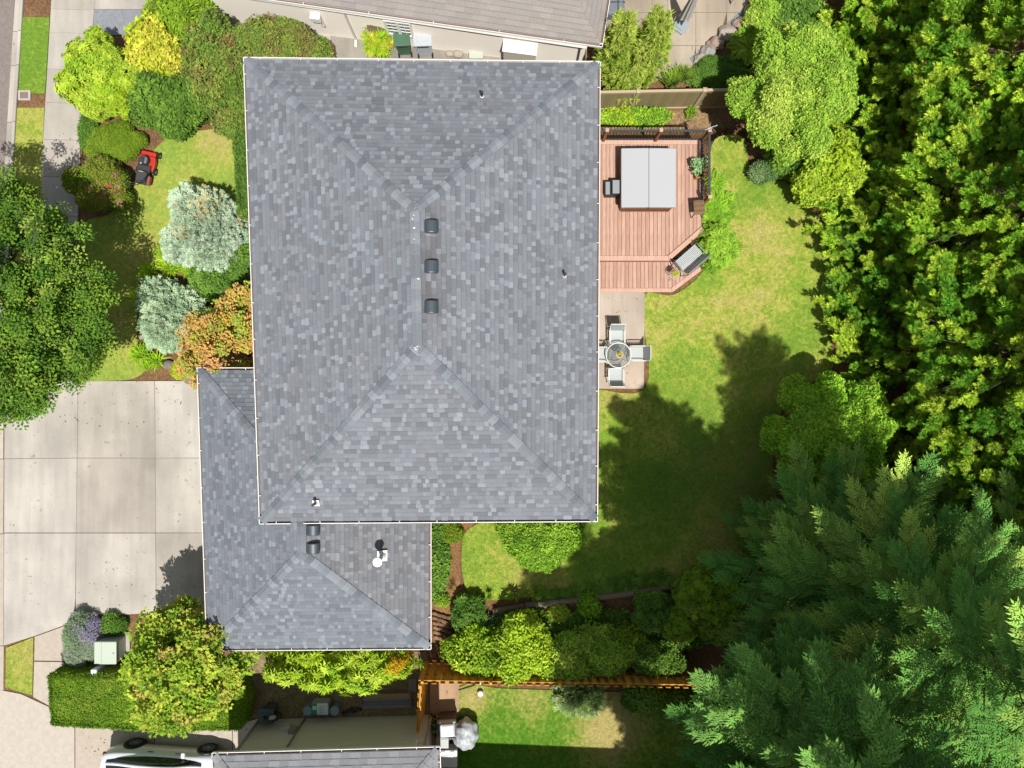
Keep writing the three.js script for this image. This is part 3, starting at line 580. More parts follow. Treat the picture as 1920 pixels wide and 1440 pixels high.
// ---------- foliage ----------
// leaf clumps: small geometries of folded leaves that are spread through a crown
function leafSet(make) {
  const pos = [], col = [];
  const leaf = (m, L, W, b, fold = 0.25, droop = 0.15) => {           // base, sides, tip of a folded leaf in the frame m (leaf grows along +z)
    const q = [V(0, 0, 0), V(W / 2, fold * W, L * 0.42), V(0, -droop * L, L), V(-W / 2, fold * W, L * 0.42), V(0, 0, L * 0.45)].map((p) => p.applyMatrix4(m));
    for (const k of [0, 1, 4, 1, 2, 4, 2, 3, 4, 3, 0, 4]) { pos.push(q[k].x, q[k].y, q[k].z); col.push(b[0], b[1], b[2]); }
  };
  make(leaf);
  const g = new THREE.BufferGeometry();
  g.setAttribute('position', new THREE.Float32BufferAttribute(pos, 3));
  g.setAttribute('color', new THREE.Float32BufferAttribute(col, 3));
  g.computeVertexNormals();
  return g;
}
const frame = (p, yaw, pitch, roll = 0) => new THREE.Matrix4().makeTranslation(p.x, p.y, p.z).multiply(new THREE.Matrix4().makeRotationFromEuler(new THREE.Euler(-pitch, yaw, roll, 'YXZ')));
const shadeOf = (v = 0.16) => { const b = R(1 - v, 1 + v), w = R(-0.06, 0.06); return [b * (1 + w), b, b * (1 - w)]; };
const sphereDir = () => { const y = R(-1, 1), a = R(0, 6.283), r = Math.sqrt(1 - y * y); return V(r * Math.cos(a), y, r * Math.sin(a)); };
const LEAF = {};
function rosette(n, L, W, tiers) {
  return leafSet((leaf) => { for (let t = 0; t < tiers; t++) for (let i = 0; i < n; i++) leaf(frame(V(0, t * L * 0.12, 0), i / n * 6.283 + t * 0.4 + R(-0.2, 0.2), 0.15 + t * 0.42 + R(-0.15, 0.15), R(-0.3, 0.3)), L * (1 - t * 0.18) * R(0.85, 1.1), W, shadeOf()); });
}
function ball(n, L, W, rad, flat = 0.8) {
  return leafSet((leaf) => { for (let i = 0; i < n; i++) { const d = sphereDir(); if (d.y < -0.25) d.y *= -1; const p = d.clone().multiplyScalar(rad * Math.cbrt(rnd())); p.y *= flat; leaf(frame(p, Math.atan2(d.x, d.z) + R(-0.9, 0.9), Math.asin(clamp(d.y, -1, 1)) * 0.6 + R(-0.5, 0.4), R(-0.7, 0.7)), L * R(0.7, 1.15), W * R(0.8, 1.15), shadeOf(0.2)); } });
}
function plume(L, twigs, W, sub, lift = 0.1) {                         // a feathered conifer branch along +z, tips reaching forward
  return leafSet((leaf) => {
    for (let i = 0; i < twigs; i++) for (const s of [-1, 1]) {
      const t = (i + R(0.1, 0.9)) / twigs, z = t * L, l = L * (0.10 + 0.30 * Math.sin(Math.PI * (0.12 + 0.8 * (1 - t)))) * R(0.75, 1.15), yaw = s * R(0.45, 0.85), y = lift * L * Math.sin(t * 2.4) - 0.1 * t * t * L;
      for (let k = 0; k < sub; k++) { const u = k / sub * 0.75, p = V(Math.sin(yaw) * l * u, y + R(-0.02, 0.03) * L, z + Math.cos(yaw) * l * u); leaf(frame(p, yaw + (k ? (k % 2 ? 0.5 : -0.5) * R(0.6, 1.1) : 0), R(-0.35, 0.3), R(-0.4, 0.4)), l * (1 - u * 0.55) * (k ? 0.62 : 1), W * R(0.8, 1.2), shadeOf(0.18), 0.3, 0.1); }
    }
    leaf(frame(V(0, 0.05 * L, L * 0.72), 0, 0.05), L * 0.35, W * 1.2, shadeOf());
  });
}
function bough(L, W) {                                                // a long conifer bough along +z: side sprays of short twigs, drooping at the tips
  return leafSet((leaf) => {
    const n = 13, spray = (p, yaw, pitch, l, b) => {
      const m = Math.max(3, Math.round(l / 0.09)), d = V(Math.sin(yaw) * Math.cos(pitch), Math.sin(pitch), Math.cos(yaw) * Math.cos(pitch));
      for (let i = 0; i < m; i++) { const t = i / m, q = p.clone().addScaledVector(d, l * t).add(V(0, -0.12 * l * t * t, 0)), w = 0.165 * (1 - 0.6 * t) * R(0.8, 1.2); for (const s of [-1, 1]) leaf(frame(q, yaw + s * R(0.5, 0.75), pitch + R(-0.2, 0.15), s * 0.25), w, W * R(0.8, 1.15), [b[0] * R(0.88, 1.12), b[1] * R(0.9, 1.1), b[2]], 0.25, 0.15); }
      leaf(frame(p.clone().addScaledVector(d, l * 0.86).add(V(0, -0.1 * l, 0)), yaw, pitch - 0.15), 0.16, W, b, 0.2, 0.1);
    };
    for (let i = 0; i < n; i++) { const t = (i + 0.4) / n, p = V(0, 0.1 * L * Math.sin(t * 2.2) - 0.16 * L * t * t, t * L), l = L * 0.36 * Math.pow(1 - t, 0.7) * Math.min(1, 0.45 + t * 2.2) + 0.12; for (const s of [-1, 1]) spray(p.clone().add(V(0, R(-0.02, 0.02), R(-0.03, 0.03))), s * R(0.6, 0.8), R(-0.15, 0.12), l * R(0.8, 1.15), shadeOf(0.24)); }
    spray(V(0, -0.02 * L, L * 0.93), 0, -0.15, L * 0.18, shadeOf());
  });
}
function fan(n, L, W, spread) {                                        // an upright spray of scale foliage, seen as a small flame
  return leafSet((leaf) => { for (let i = 0; i < n; i++) { const t = R(-1, 1), d = V(t * spread, 1, R(-0.5, 0.5) * spread).normalize(), p = V(t * spread * L * 0.35, R(0, 0.55) * L, R(-0.12, 0.12) * L); leaf(frame(p, Math.atan2(d.x, d.z) + R(-0.5, 0.5), R(0.55, 1.35), R(-1.2, 1.2)), L * R(0.3, 0.55), W * R(0.8, 1.3), shadeOf(0.2), 0.2, 0.05); } });
}
function frond(n, L, W, arch) {                                        // a rosette of arching fern fronds, each of many leaflets
  return leafSet((leaf) => { for (let f = 0; f < n; f++) { const yaw = f / n * 6.283 + R(-0.25, 0.25), l = L * R(0.75, 1.1), b = shadeOf(0.15), m = 11;
    for (let i = 1; i < m; i++) { const t = i / m, r = l * t * (1 - 0.15 * t), y = arch * l * Math.sin(t * 2.3), p = V(Math.sin(yaw) * r, y, Math.cos(yaw) * r), w = W * Math.sin(Math.PI * (0.12 + 0.84 * t)); for (const s of [-1, 1]) leaf(frame(p, yaw + s * 1.15, R(-0.15, 0.2), 0), w, W * 0.28, b, 0.1, 0.2); } } });
}
function straps(n, L, W, lean = 0.6) {                                 // arching strap leaves
  const list = [], col = [];
  for (let i = 0; i < n; i++) {
    const a = R(0, 6.283), l = L * R(0.6, 1.1), t = lean * R(0.35, 1.2), s = V(-Math.sin(a), 0, Math.cos(a)).multiplyScalar(W / 2), c = shadeOf(0.2), cc = new THREE.Color(...c);
    let prev = V(Math.cos(a) * 0.02, 0, Math.sin(a) * 0.02), pw = 1;
    for (let k = 1; k <= 4; k++) { const u = k / 4, p = V(Math.cos(a) * l * t * u * (0.4 + 0.6 * u), l * (u - 0.55 * t * u * u), Math.sin(a) * l * t * u * (0.4 + 0.6 * u)), w = k === 4 ? 0.05 : 1 - 0.2 * u; list.push([prev.clone().addScaledVector(s, pw), prev.clone().addScaledVector(s, -pw), p.clone().addScaledVector(s, -w), p.clone().addScaledVector(s, w)]); col.push(cc); prev = p; pw = w; }
  }
  return quads(list, col);
}
seed(101);
LEAF.rhodo = rosette(7, 0.19, 0.068, 2); LEAF.rhodoBig = rosette(8, 0.25, 0.08, 2);
LEAF.small = ball(24, 0.1, 0.062, 0.17); LEAF.tiny = ball(34, 0.07, 0.04, 0.15); LEAF.mid = ball(18, 0.14, 0.085, 0.19);
LEAF.maple = ball(30, 0.1, 0.075, 0.2, 0.45); LEAF.tree = ball(30, 0.11, 0.07, 0.24); LEAF.long = ball(20, 0.2, 0.05, 0.18);
LEAF.round = ball(20, 0.11, 0.1, 0.18); LEAF.needle = ball(60, 0.075, 0.016, 0.13);
LEAF.bough = bough(1.7, 0.055); LEAF.fir = bough(1.0, 0.05); LEAF.juniper = plume(0.42, 8, 0.03, 3);
LEAF.fan = fan(58, 0.32, 0.024, 0.55); LEAF.fanB = fan(28, 0.3, 0.05, 0.75); LEAF.feather = fan(30, 0.4, 0.028, 0.4);
LEAF.fern = frond(9, 0.62, 0.15, 0.35); LEAF.strap = straps(38, 0.55, 0.03, 0.8); LEAF.grass = straps(60, 0.5, 0.012, 0.75); LEAF.yucca = straps(46, 0.7, 0.035, 0.9); LEAF.flower = rosette(6, 0.05, 0.04, 1); LEAF.blade = straps(26, 0.9, 0.026, 0.35);
const leafMat = new THREE.MeshPhysicalMaterial({ color: 0xffffff, vertexColors: true, roughness: 1, transmission: 0.28, thickness: 0, specularIntensity: 0.4, side: THREE.DoubleSide });
const needleMat = new THREE.MeshPhysicalMaterial({ color: 0xffffff, vertexColors: true, roughness: 1, transmission: 0.15, thickness: 0, specularIntensity: 0.3, side: THREE.DoubleSide });
const upQ = new THREE.Quaternion();
function aim(d, roll) { return upQ.clone().setFromUnitVectors(V(0, 1, 0), d.clone().normalize()).multiply(qY(roll)); }
function aimZ(d, roll = 0) {                                           // +z along d, the plume's own up as near to the sky as it can
  const z = d.clone().normalize(), x = V(0, 1, 0).cross(z); if (x.lengthSq() < 1e-4) x.set(1, 0, 0); x.normalize();
  const y = z.clone().cross(x), q = new THREE.Quaternion().setFromRotationMatrix(new THREE.Matrix4().makeBasis(x, y, z));
  return q.multiply(new THREE.Quaternion().setFromAxisAngle(V(0, 0, 1), roll));
}
const tint = (pal, p, patch = 1.2) => { const k = noise3(p.x * patch + 50, p.z * patch, p.y * patch) * 0.75 + rnd() * 0.25, i = clamp(k * pal.length * 1.25 - 0.125 * pal.length, 0, pal.length - 0.001); return pal[Math.floor(i)].clone().multiplyScalar(R(0.86, 1.14)); };
const PAL = (...hex) => hex.map((h) => C(h, 1.38));

// A shrub from ellipsoid lobes. px, py: where its crown's middle shows in the photo; r: half widths in photo pixels; top: height in metres.
function shrub(name, label, o) {
  const base = o.base ?? 0, top = base + o.top, hc = base + o.top * 0.6, c = P(o.px, o.py, hc), m = M(hc), rx = o.r[0] * m, rz = (o.r[1] ?? o.r[0]) * m;
  const t = thing(name, label, o.category ?? 'shrub', { at: V(c.x, base, c.z), group: o.group });
  const core = o.core ?? 0.8, lobes = o.pads ? [] : [{ c: V(0, o.top * 0.42, 0), r: V(rx * core, o.top * 0.58 * Math.min(1, core + 0.15), rz * core) }], nl = Math.round((o.lobes ?? 7) * 1.6);
  for (let i = 0; i < nl; i++) { const a = i * 2.399 + R(-0.4, 0.4), k = o.pads ? Math.sqrt((i + 0.5) / nl) * 0.82 : R(0.3, 0.78), s = o.pads ? R(0.14, 0.23) : R(0.2, 0.42); lobes.push({ c: V(Math.cos(a) * rx * k, o.top * (o.pads ? 0.32 + 0.55 * (1 - k * k) * R(0.65, 1) : R(0.4, 0.78 - 0.3 * k)), Math.sin(a) * rz * k), r: V(rx * s, o.top * (o.pads ? R(0.1, 0.17) : R(0.22, 0.36)), rz * s * (o.pads ? R(0.8, 1.4) : 1)) }); }
  const list = [], W = lobes.map((l) => l.r.x * l.r.z + l.r.y * (l.r.x + l.r.z)), sum = W.reduce((x, y) => x + y, 0);
  for (let guard = 0; list.length < o.n && guard < o.n * 12; guard++) {
    let u = rnd() * sum, i = 0; while (u > W[i]) u -= W[i++];
    const l = lobes[i], d = sphereDir(); if (d.y < (o.pads ? -0.15 : -0.45)) continue;
    const f = (o.shell ?? 0.68) + (1 - (o.shell ?? 0.68)) * Math.sqrt(rnd()), lump = (1 + (o.lump ?? 0.2) * (noise3(d.x * 3.4 + i * 7, d.y * 3.4, d.z * 3.4) - 0.5) * 2) * (rnd() < 0.06 ? R(1.02, 1.14) : 1) * (1 - (o.gap ?? 0.2) * ss(0.5, 0.3, noise3(d.x * 6.5 * Math.max(0.6, l.r.x) + 3 * i, d.y * 6.5 * Math.max(0.6, l.r.y), d.z * 6.5 * Math.max(0.6, l.r.z))));
    const p = V(d.x * l.r.x, d.y * l.r.y, d.z * l.r.z).multiplyScalar(f * lump).add(l.c);
    if (p.y < 0.03) p.y = R(0.03, 0.15);
    if (lobes.some((q, j) => j !== i && p.clone().sub(q.c).divide(q.r).lengthSq() < 0.4)) continue;
    const dir = V(d.x / l.r.x, d.y / l.r.y, d.z / l.r.z).normalize().add(V(R(-0.35, 0.35), o.up ?? 0.25, R(-0.35, 0.35)));
    list.push({ p, q: o.plume ? aimZ(dir, R(-0.5, 0.5)) : aim(dir, R(0, 6.28)), s: (o.size ?? 1) * R(0.75, 1.2), c: tint(o.pal, p.clone().add(c), o.patch) });
  }
  instances('foliage', LEAF[o.leaf], o.mat ?? leafMat, list, t);
  if (o.flowers) { const fl = list.filter((q, i) => q.p.y > o.top * 0.35 && i % o.flowers.every === 0 && (!o.flowers.where || noise3(q.p.x * 1.5 + 9, q.p.z * 1.5, 2) > o.flowers.where)).map((q) => ({ ...q, p: q.p.clone().multiplyScalar(1.03), s: R(0.8, 1.5) * (o.flowers.size ?? 1), c: C(pick(o.flowers.pal)).multiplyScalar(R(0.9, 1.1)) })); if (fl.length) instances('flowers', LEAF.flower, leafMat, fl, t); }
  if (o.stems !== 0) { const g = []; for (let i = 0; i < (o.stems ?? 4); i++) { const a = R(0, 6.283), k = R(0.2, 0.5); g.push(rod(V(R(-0.05, 0.05), 0, R(-0.05, 0.05)), V(Math.cos(a) * rx * k, o.top * R(0.45, 0.65), Math.sin(a) * rz * k), 0.025, 0.01, 5)); } mesh('stems', g, MT.bark, t); }
  return t;
}
// A broadleaf tree: trunk and limbs, then leaf clumps at the twigs.
function broadTree(name, label, o) {
  const t = thing(name, label, 'tree', { at: o.at.clone(), group: o.group });
  const ends = [], limbs = [], twigs = [];
  const grow = (p, d, l, r, lvl) => {
    const q = p.clone().addScaledVector(d, l);
    (lvl > 1 ? twigs : limbs).push(rod(p, q, r, r * 0.68, lvl > 1 ? 5 : 7));
    if (lvl >= o.levels) { ends.push(q); return; }
    if (lvl >= o.levels - 1) ends.push(p.clone().lerp(q, 0.6)); if (lvl === o.levels - 2) ends.push(q.clone());
    const n = o.split[lvl] ?? 3, a0 = R(0, 6.283);
    for (let i = 0; i < n; i++) {
      const a = a0 + i / n * 6.283 + R(-0.5, 0.5), s = o.spread * R(0.65, 1.15), e = V(Math.cos(a), 0, Math.sin(a)), side = e.sub(d.clone().multiplyScalar(e.dot(d))).normalize();
      const nd = d.clone().multiplyScalar(Math.cos(s)).addScaledVector(side, Math.sin(s)).add(V(0, o.rise ?? 0.05, 0)); nd.x *= o.wide?.[0] ?? 1; nd.z *= o.wide?.[1] ?? 1; nd.normalize();
      grow(q.clone(), nd, l * (o.short ?? 0.72) * R(0.8, 1.2), r * 0.62, lvl + 1);
    }
  };
  grow(V(0, 0, 0), (o.lean ?? V(0, 1, 0)).clone().normalize(), o.trunk, o.radius, 0);
  mesh('trunk', limbs, o.bark ?? MT.bark, t);
  mesh('branches', twigs, o.bark ?? MT.bark, t);
  const list = [];
  for (const e of ends) for (let i = 0; i < o.clumps; i++) {
    const p = e.clone().add(sphereDir().multiplyScalar(R(0, o.puff))); if (p.y < o.floor) continue;
    list.push({ p, q: aim(V(R(-0.5, 0.5), 1, R(-0.5, 0.5)), R(0, 6.28)), s: (o.size ?? 1) * R(0.75, 1.2), c: tint(o.pal, p.clone().add(o.at), o.patch) });
  }
  instances('crown', LEAF[o.leaf], leafMat, list, t);
  return t;
}
// A tall columnar conifer clothed in lumps of upright sprays.
function columnTree(name, label, o) {
  const t = thing(name, label, 'tree', { at: o.at.clone(), group: o.group });
  mesh('trunk', rod(V(0, 0, 0), V(0, o.top * 0.96, 0), 0.26, 0.03, 8), MT.bark, t);
  const list = [], br = [], rad = (y) => o.r * Math.pow(Math.max(0.01, 1 - Math.pow(y / o.top, 1.3)), 0.8) * (0.86 + 0.14 * Math.sin(y * 1.9)) + 0.12;
  let area = 0; for (let y = 0; y < o.top; y += 0.25) area += 2 * Math.PI * rad(y) * 0.27;
  const n = Math.round(area / (o.cell * o.cell) * 2.1);
  for (let i = 0; i < n; i++) {
    let y; do { y = R(0.25, o.top); } while (rnd() > rad(y) / (o.r + 0.12));
    const a = R(0, 6.283), west = Math.cos(a) < 0.3;
    if (!west && rnd() < 0.55) continue;
    const deep = rnd() < 0.25, bulge = 1 + 0.16 * (noise3(Math.cos(a) * 2.2 + o.at.z, y * 0.55, Math.sin(a) * 2.2) - 0.5) * 2, k = (deep ? R(0.6, 0.88) : R(0.92, 1.1)) * bulge, r = rad(y) * k, c = V(Math.cos(a) * r, y, Math.sin(a) * r), out = V(Math.cos(a), R(0.45, 0.95), Math.sin(a)).normalize(), s = R(0.7, 1.4), col = tint(o.pal, c.clone().add(o.at), 0.8);
    const m = deep ? Math.round(o.sprays * 0.6) : o.sprays;
    if (rnd() < 0.06) br.push(rod(V(0, Math.max(0.1, y - 0.3), 0), c.clone(), 0.022, 0.008, 4));
    for (let j = 0; j < m; j++) {
      const u = rnd(), p = c.clone().addScaledVector(out, (u - 0.5) * o.cell * 1.5 * s).add(sphereDir().multiplyScalar(o.cell * 0.33 * s * (1.05 - u * 0.85)));
      list.push({ p, q: aim(out.clone().add(V(R(-0.35, 0.35), R(0, 0.5), R(-0.35, 0.35))), R(0, 6.28)), s: s * R(0.55, 0.95) * (o.size ?? 1), c: col.clone().multiplyScalar(R(0.85, 1.15)) });
    }
  }
  mesh('branches', br, MT.barkPale, t);
  instances('crown', LEAF[o.leaf ?? 'fan'], needleMat, list, t);
  return t;
}
// A layered conifer with long feathered branches.
function layerTree(name, label, o) {
  const t = thing(name, label, 'tree', { at: o.at.clone(), group: o.group });
  mesh('trunk', rod(V(0, 0, 0), V(0, o.top, 0), o.top * 0.016 + 0.08, 0.03, 9), MT.bark, t);
  const list = [], br = [], from = o.from ?? 0.8;
  let a = R(0, 6.283);
  for (let y = from; y < o.top - 0.3; y += o.step * R(0.8, 1.2) * (o.loose && y > o.loose ? 2.5 : 1)) {
    const t0 = (y - from) / (o.top - from), reach = o.r * Math.pow(1 - t0, o.taper ?? 0.7) * Math.min(1, 0.75 + t0 * 2) + 0.25;
    const n = Math.max(6, Math.round(o.whorl * (0.5 + 0.5 * reach / o.r)));
    for (let i = 0; i < n; i++) {
      a += 2.399 + R(-0.3, 0.3);
      const l = reach * (o.loose && y > o.loose ? R(0.4, 1.55) : R(0.72, 1.12)), dir = V(Math.cos(a), R(-0.08, 0.22) + t0 * 0.3, Math.sin(a)), tip = V(0, y, 0).addScaledVector(dir, l).add(V(0, -0.06 * l * l * (o.droop ?? 0.5), 0)), b0 = V(0, y - 0.05, 0);
      br.push(rod(b0, tip, 0.035 * (1 - t0) + 0.012, 0.008, 4));
      const col = tint(o.pal, tip.clone().add(o.at), 0.7), fw = tip.clone().sub(b0).normalize(), sd = V(-Math.sin(a), 0, Math.cos(a)), m = Math.max(3, Math.round(l * o.dense));
      for (let j = 0; j < m; j++) {
        const u = lerp(l < 1.6 ? 0.1 : o.hollow ?? 0.3, 1, (j + rnd()) / m), p = b0.clone().lerp(tip, u).addScaledVector(sd, R(-0.12, 0.12)), side = j === m - 1 ? 0 : (j % 2 ? 1 : -1) * R(0.3, 0.7), d = fw.clone().addScaledVector(sd, side).add(V(0, R(0.0, 0.35), 0));
        list.push({ p: p.addScaledVector(fw, -0.25 * (o.size ?? 1)), q: aimZ(d, R(-0.22, 0.22)), s: (o.size ?? 1) * R(0.75, 1.1) * (0.6 + 0.4 * Math.min(1, l / o.r)), c: col.clone().multiplyScalar(R(0.85, 1.15)) });
      }
    }
  }
  list.push({ p: V(0, o.top - 0.5, 0), q: aimZ(V(0.1, 1, 0)), s: 0.8, c: o.pal[0] });
  mesh('branches', br, MT.bark, t);
  instances('crown', LEAF[o.leaf], needleMat, list, t);
  return t;
}
// A clipped hedge: leaf clumps over a box that stands on an outline.
function hedge(label, o) {
  const t = thing(o.name ?? 'hedge', label, o.category ?? 'hedge', { at: V(0, 0, 0) }), poly = onGround(o.poly, o.top), xs = poly.map((p) => p[0]), zs = poly.map((p) => p[1]), list = [], b = o.base ?? 0;
  const x0 = Math.min(...xs), x1 = Math.max(...xs), z0 = Math.min(...zs), z1 = Math.max(...zs);
  for (let i = 0; i < o.n; i++) {
    const x = R(x0, x1), z = R(z0, z1); if (!inside(x, z, poly)) continue;
    const p = V(x, o.top - 0.09 + R(-0.12, 0.04) + 0.08 * (fbm(x * 1.6, z * 1.6, 2) - 0.5), z);
    list.push({ p, q: aim(V(R(-0.4, 0.4), 1, R(-0.4, 0.4)), R(0, 6.28)), s: (o.size ?? 1) * R(0.75, 1.2), c: tint(o.pal, p, o.patch) });
  }
  for (let i = 0; i < poly.length; i++) {
    const a = poly[i], c = poly[(i + 1) % poly.length], l = Math.hypot(c[0] - a[0], c[1] - a[1]), nx = (c[1] - a[1]) / l, nz = -(c[0] - a[0]) / l, m = Math.round(l * (o.top - b) * o.n / ((x1 - x0) * (z1 - z0)) * 0.9);
    for (let k = 0; k < m; k++) { const u = rnd(), p = V(lerp(a[0], c[0], u), R(b + 0.05, o.top - 0.05), lerp(a[1], c[1], u)); list.push({ p, q: aim(V(nx + R(-0.4, 0.4), 0.4, nz + R(-0.4, 0.4)), R(0, 6.28)), s: (o.size ?? 1) * R(0.75, 1.2), c: tint(o.pal, p, o.patch) }); }
  }
  instances('foliage', LEAF[o.leaf], leafMat, list, t);
  const st = []; for (let k = 0; k < 14; k++) { const x = R(x0, x1), z = R(z0, z1); if (inside(x, z, poly)) st.push(rod(V(x, b, z), V(x + R(-0.1, 0.1), o.top - 0.2, z + R(-0.1, 0.1)), 0.025, 0.012, 5)); }
  if (st.length) mesh('stems', st, MT.bark, t);
  return t;
}
// A tuft plant: fern, daylily, grass, yucca.
function tuftPlant(name, label, px, py, s, leaf, pal, o = {}) {
  const b = o.base ?? 0, t = thing(name, label, o.category ?? 'plant', { at: P(px, py, b), group: o.group }), list = [];
  for (let i = 0; i < (o.n ?? 5); i++) { const p = V(R(-1, 1) * (o.spread ?? 0.12), 0.02, R(-1, 1) * (o.spread ?? 0.12)); list.push({ p, q: aim(V(R(-0.2, 0.2), 1, R(-0.2, 0.2)), R(0, 6.28)), s: s * R(0.8, 1.15), c: pick(pal).clone().multiplyScalar(R(0.85, 1.15)) }); }
  instances('leaves', LEAF[leaf], leafMat, list, t);
  mesh('root_crown', cyl(0.05, 0.07, 0.06, 0, 0.03, 0, 7), MT.bark, t);
  return t;
}
const PL = {
  lime: PAL('#b2cc2c', '#a3c22a', '#c0d644', '#8fb626'), yellow: PAL('#d6d43c', '#e2dc55', '#c7d034', '#b9cc35'), fresh: PAL('#8cae2a', '#9abb30', '#7a9d26', '#a8c43c'),
  photinia: PAL('#83a23a', '#78983a', '#96a746', '#8a8c44', '#a88a52'), dark: PAL('#6c9230', '#60862a', '#789c36', '#547824'), olive: PAL('#84a022', '#7d9a20', '#8ea92a', '#70901e'),
  pinkshrub: PAL('#7f9a23', '#8aa327', '#738f20', '#a0a03a'), spruce: PAL('#c8dcbc', '#bed4b4', '#d2e2c6', '#b4ccac', '#d2cea2'), spruceB: PAL('#c2dab2', '#b6d0a8', '#ccdfba', '#acc8a0'), daylily: PAL('#b4d62a', '#a0c924', '#8fbb22'),
  maple: PAL('#d4ba4c', '#bfc04c', '#d8ae60', '#a9bc4a', '#dca870'), gold: PAL('#e0c529', '#d9b422', '#c9c62a'), street: PAL('#6f962c', '#5e8a27', '#84a636', '#4f7a22', '#a2b850'), vine: PAL('#a8c236', '#94b432', '#bcc648', '#84a82e', '#c0b058'),
  hedge: PAL('#7fa526', '#8bae28', '#739a22', '#98b038'), shade: PAL('#6b9434', '#60882e', '#769e3a', '#82a83e'), bright: PAL('#94bf30', '#85b22a', '#a2c83e', '#76a226'), thuja: PAL('#aed43e', '#98c63a', '#c4de4a', '#86b836', '#72ac32'), thujaLow: PAL('#9cc23c', '#8cb636', '#b0cc44', '#7aa632'),
  cloud: PAL('#aed048', '#9fc642', '#bcd854', '#c4d85e'), lobed: PAL('#a4d23a', '#94c834', '#b0d842', '#86ba2e'), cedar: PAL('#7fae50', '#70a249', '#92b854', '#619442', '#a8c25a'), fir: PAL('#6fa04a', '#649442', '#7caa50', '#58883c'), bamboo: PAL('#b5cc44', '#a5c23a', '#c4d45c', '#93b438'), lavender: PAL('#9cb088', '#a8b09c', '#8ca878', '#b0acb8', '#a49cc0'),
};
{
  seed(201);
  // front garden
  shrub('rhododendron_shrub', 'big lime green rhododendron spilling over the front footpath', { px: 186, py: 138, r: [74, 82], top: 2.2, n: 2300, leaf: 'rhodo', pal: PL.lime, lobes: 9 });
  shrub('golden_shrub', 'pale yellow leaved shrub between lime rhododendron and red tipped bushes', { px: 290, py: 88, r: [56, 50], top: 2.6, n: 1400, leaf: 'round', pal: PL.yellow, lobes: 6, lump: 0.2 });
  shrub('laurel_shrub', 'mid green leafy bush at the top edge beside the pale drive', { px: 338, py: 38, r: [74, 46], top: 2.3, n: 1300, leaf: 'long', pal: PL.fresh, lobes: 8 });
  shrub('photinia_shrub', 'large green bush with red brown tips beside the roof corner', { px: 405, py: 130, r: [70, 98], top: 3.0, n: 2400, leaf: 'small', pal: PL.photinia, lobes: 9, lump: 0.22, patch: 2.4 });
  shrub('photinia_shrub', 'green red tipped bush hugging the northwest roof gutter', { px: 500, py: 82, r: [86, 42], top: 2.7, n: 1800, leaf: 'small', pal: PL.photinia, lobes: 8, lump: 0.22, patch: 2.4 });
  shrub('photinia_shrub', 'low end of the red tipped bushes beside the grey side path', { px: 588, py: 92, r: [34, 20], top: 1.5, n: 420, leaf: 'small', pal: PL.photinia, lobes: 4, patch: 2.4 });
  shrub('photinia_shrub', 'red tipped bush beside the upper end of the front lawn', { px: 430, py: 215, r: [38, 42], top: 1.9, n: 750, leaf: 'small', pal: PL.photinia, lobes: 5, patch: 2.4 });
  shrub('viburnum_shrub', 'dark green shrub between the lime rhododendron and red tipped bushes', { px: 312, py: 190, r: [80, 54], top: 1.7, n: 1700, leaf: 'mid', pal: PL.dark, lobes: 8 });
  shrub('groundcover_mound', 'smooth olive green mound beside the footpath above the mower', { px: 212, py: 266, r: [62, 38], top: 0.65, n: 2400, leaf: 'tiny', pal: PL.olive, lobes: 4, lump: 0.05, size: 0.8, stems: 0, gap: 0.03 });
  shrub('groundcover_mound', 'narrow green edging plants along the footpath below the rhododendron', { px: 163, py: 250, r: [14, 46], top: 0.5, n: 420, leaf: 'tiny', pal: PL.shade, lobes: 3, stems: 0 });
  shrub('azalea_shrub', 'round clipped shrub with pink flowers beside the red mower', { px: 186, py: 343, r: [57, 54], gap: 0.08, top: 1.25, n: 2000, leaf: 'tiny', pal: PL.pinkshrub, lobes: 5, lump: 0.05, flowers: { every: 2, where: 0.52, pal: ['#e89488', '#eea89a', '#d87f74', '#c86a58'], size: 2.3 } });
  hedge('narrow dark green hedge against the west wall of the house', { poly: [[443, 252], [470, 252], [474, 400], [452, 400]], top: 1.2, n: 900, leaf: 'small', pal: PL.dark, size: 0.9 });
  shrub('spruce_shrub', 'larger pale blue spruce mound beside the west gutter', { px: 392, py: 432, r: [71, 70], top: 1.6, n: 2300, leaf: 'juniper', plume: true, pal: PL.spruce, lobes: 9, mat: needleMat, size: 0.85 });
  shrub('spruce_shrub', 'smaller blue green spruce mound beside the orange maple', { px: 318, py: 594, r: [55, 66], top: 1.4, n: 1900, leaf: 'juniper', plume: true, pal: PL.spruceB, lobes: 8, mat: needleMat, size: 0.8 });
  const dl = [[350, 492, 'arching lime daylily clump just below the large blue spruce'], [322, 500, 'lime daylily clump on the lawn edge between the two blue spruces'], [284, 520, 'lime daylily clump bulging over the lawn edge above the small spruce'], [268, 555, 'lime daylily clump on the left shoulder of the small spruce'], [275, 665, 'lime daylily clump below the small blue spruce'], [292, 680, 'daylily clump nearest the driveway below the small spruce'], [365, 510, 'daylily clump closest to the roof between the spruces']];
  for (const [x, y, l] of dl) tuftPlant('daylily', l, x, y, 1.05, 'strap', PL.daylily, { n: 6, spread: 0.2, group: 'daylilies round the spruces' });
  shrub('groundcover_mound', 'small yellow green heather patch on the lawn edge under the big spruce', { px: 312, py: 470, r: [18, 12], top: 0.3, n: 160, leaf: 'tiny', pal: PL.lime, lobes: 3, stems: 0 });
  shrub('hydrangea_shrub', 'dark green leafy shrub in the shade between spruces and maple', { px: 398, py: 530, r: [44, 34], top: 0.9, n: 700, leaf: 'mid', pal: PL.shade, lobes: 5 });
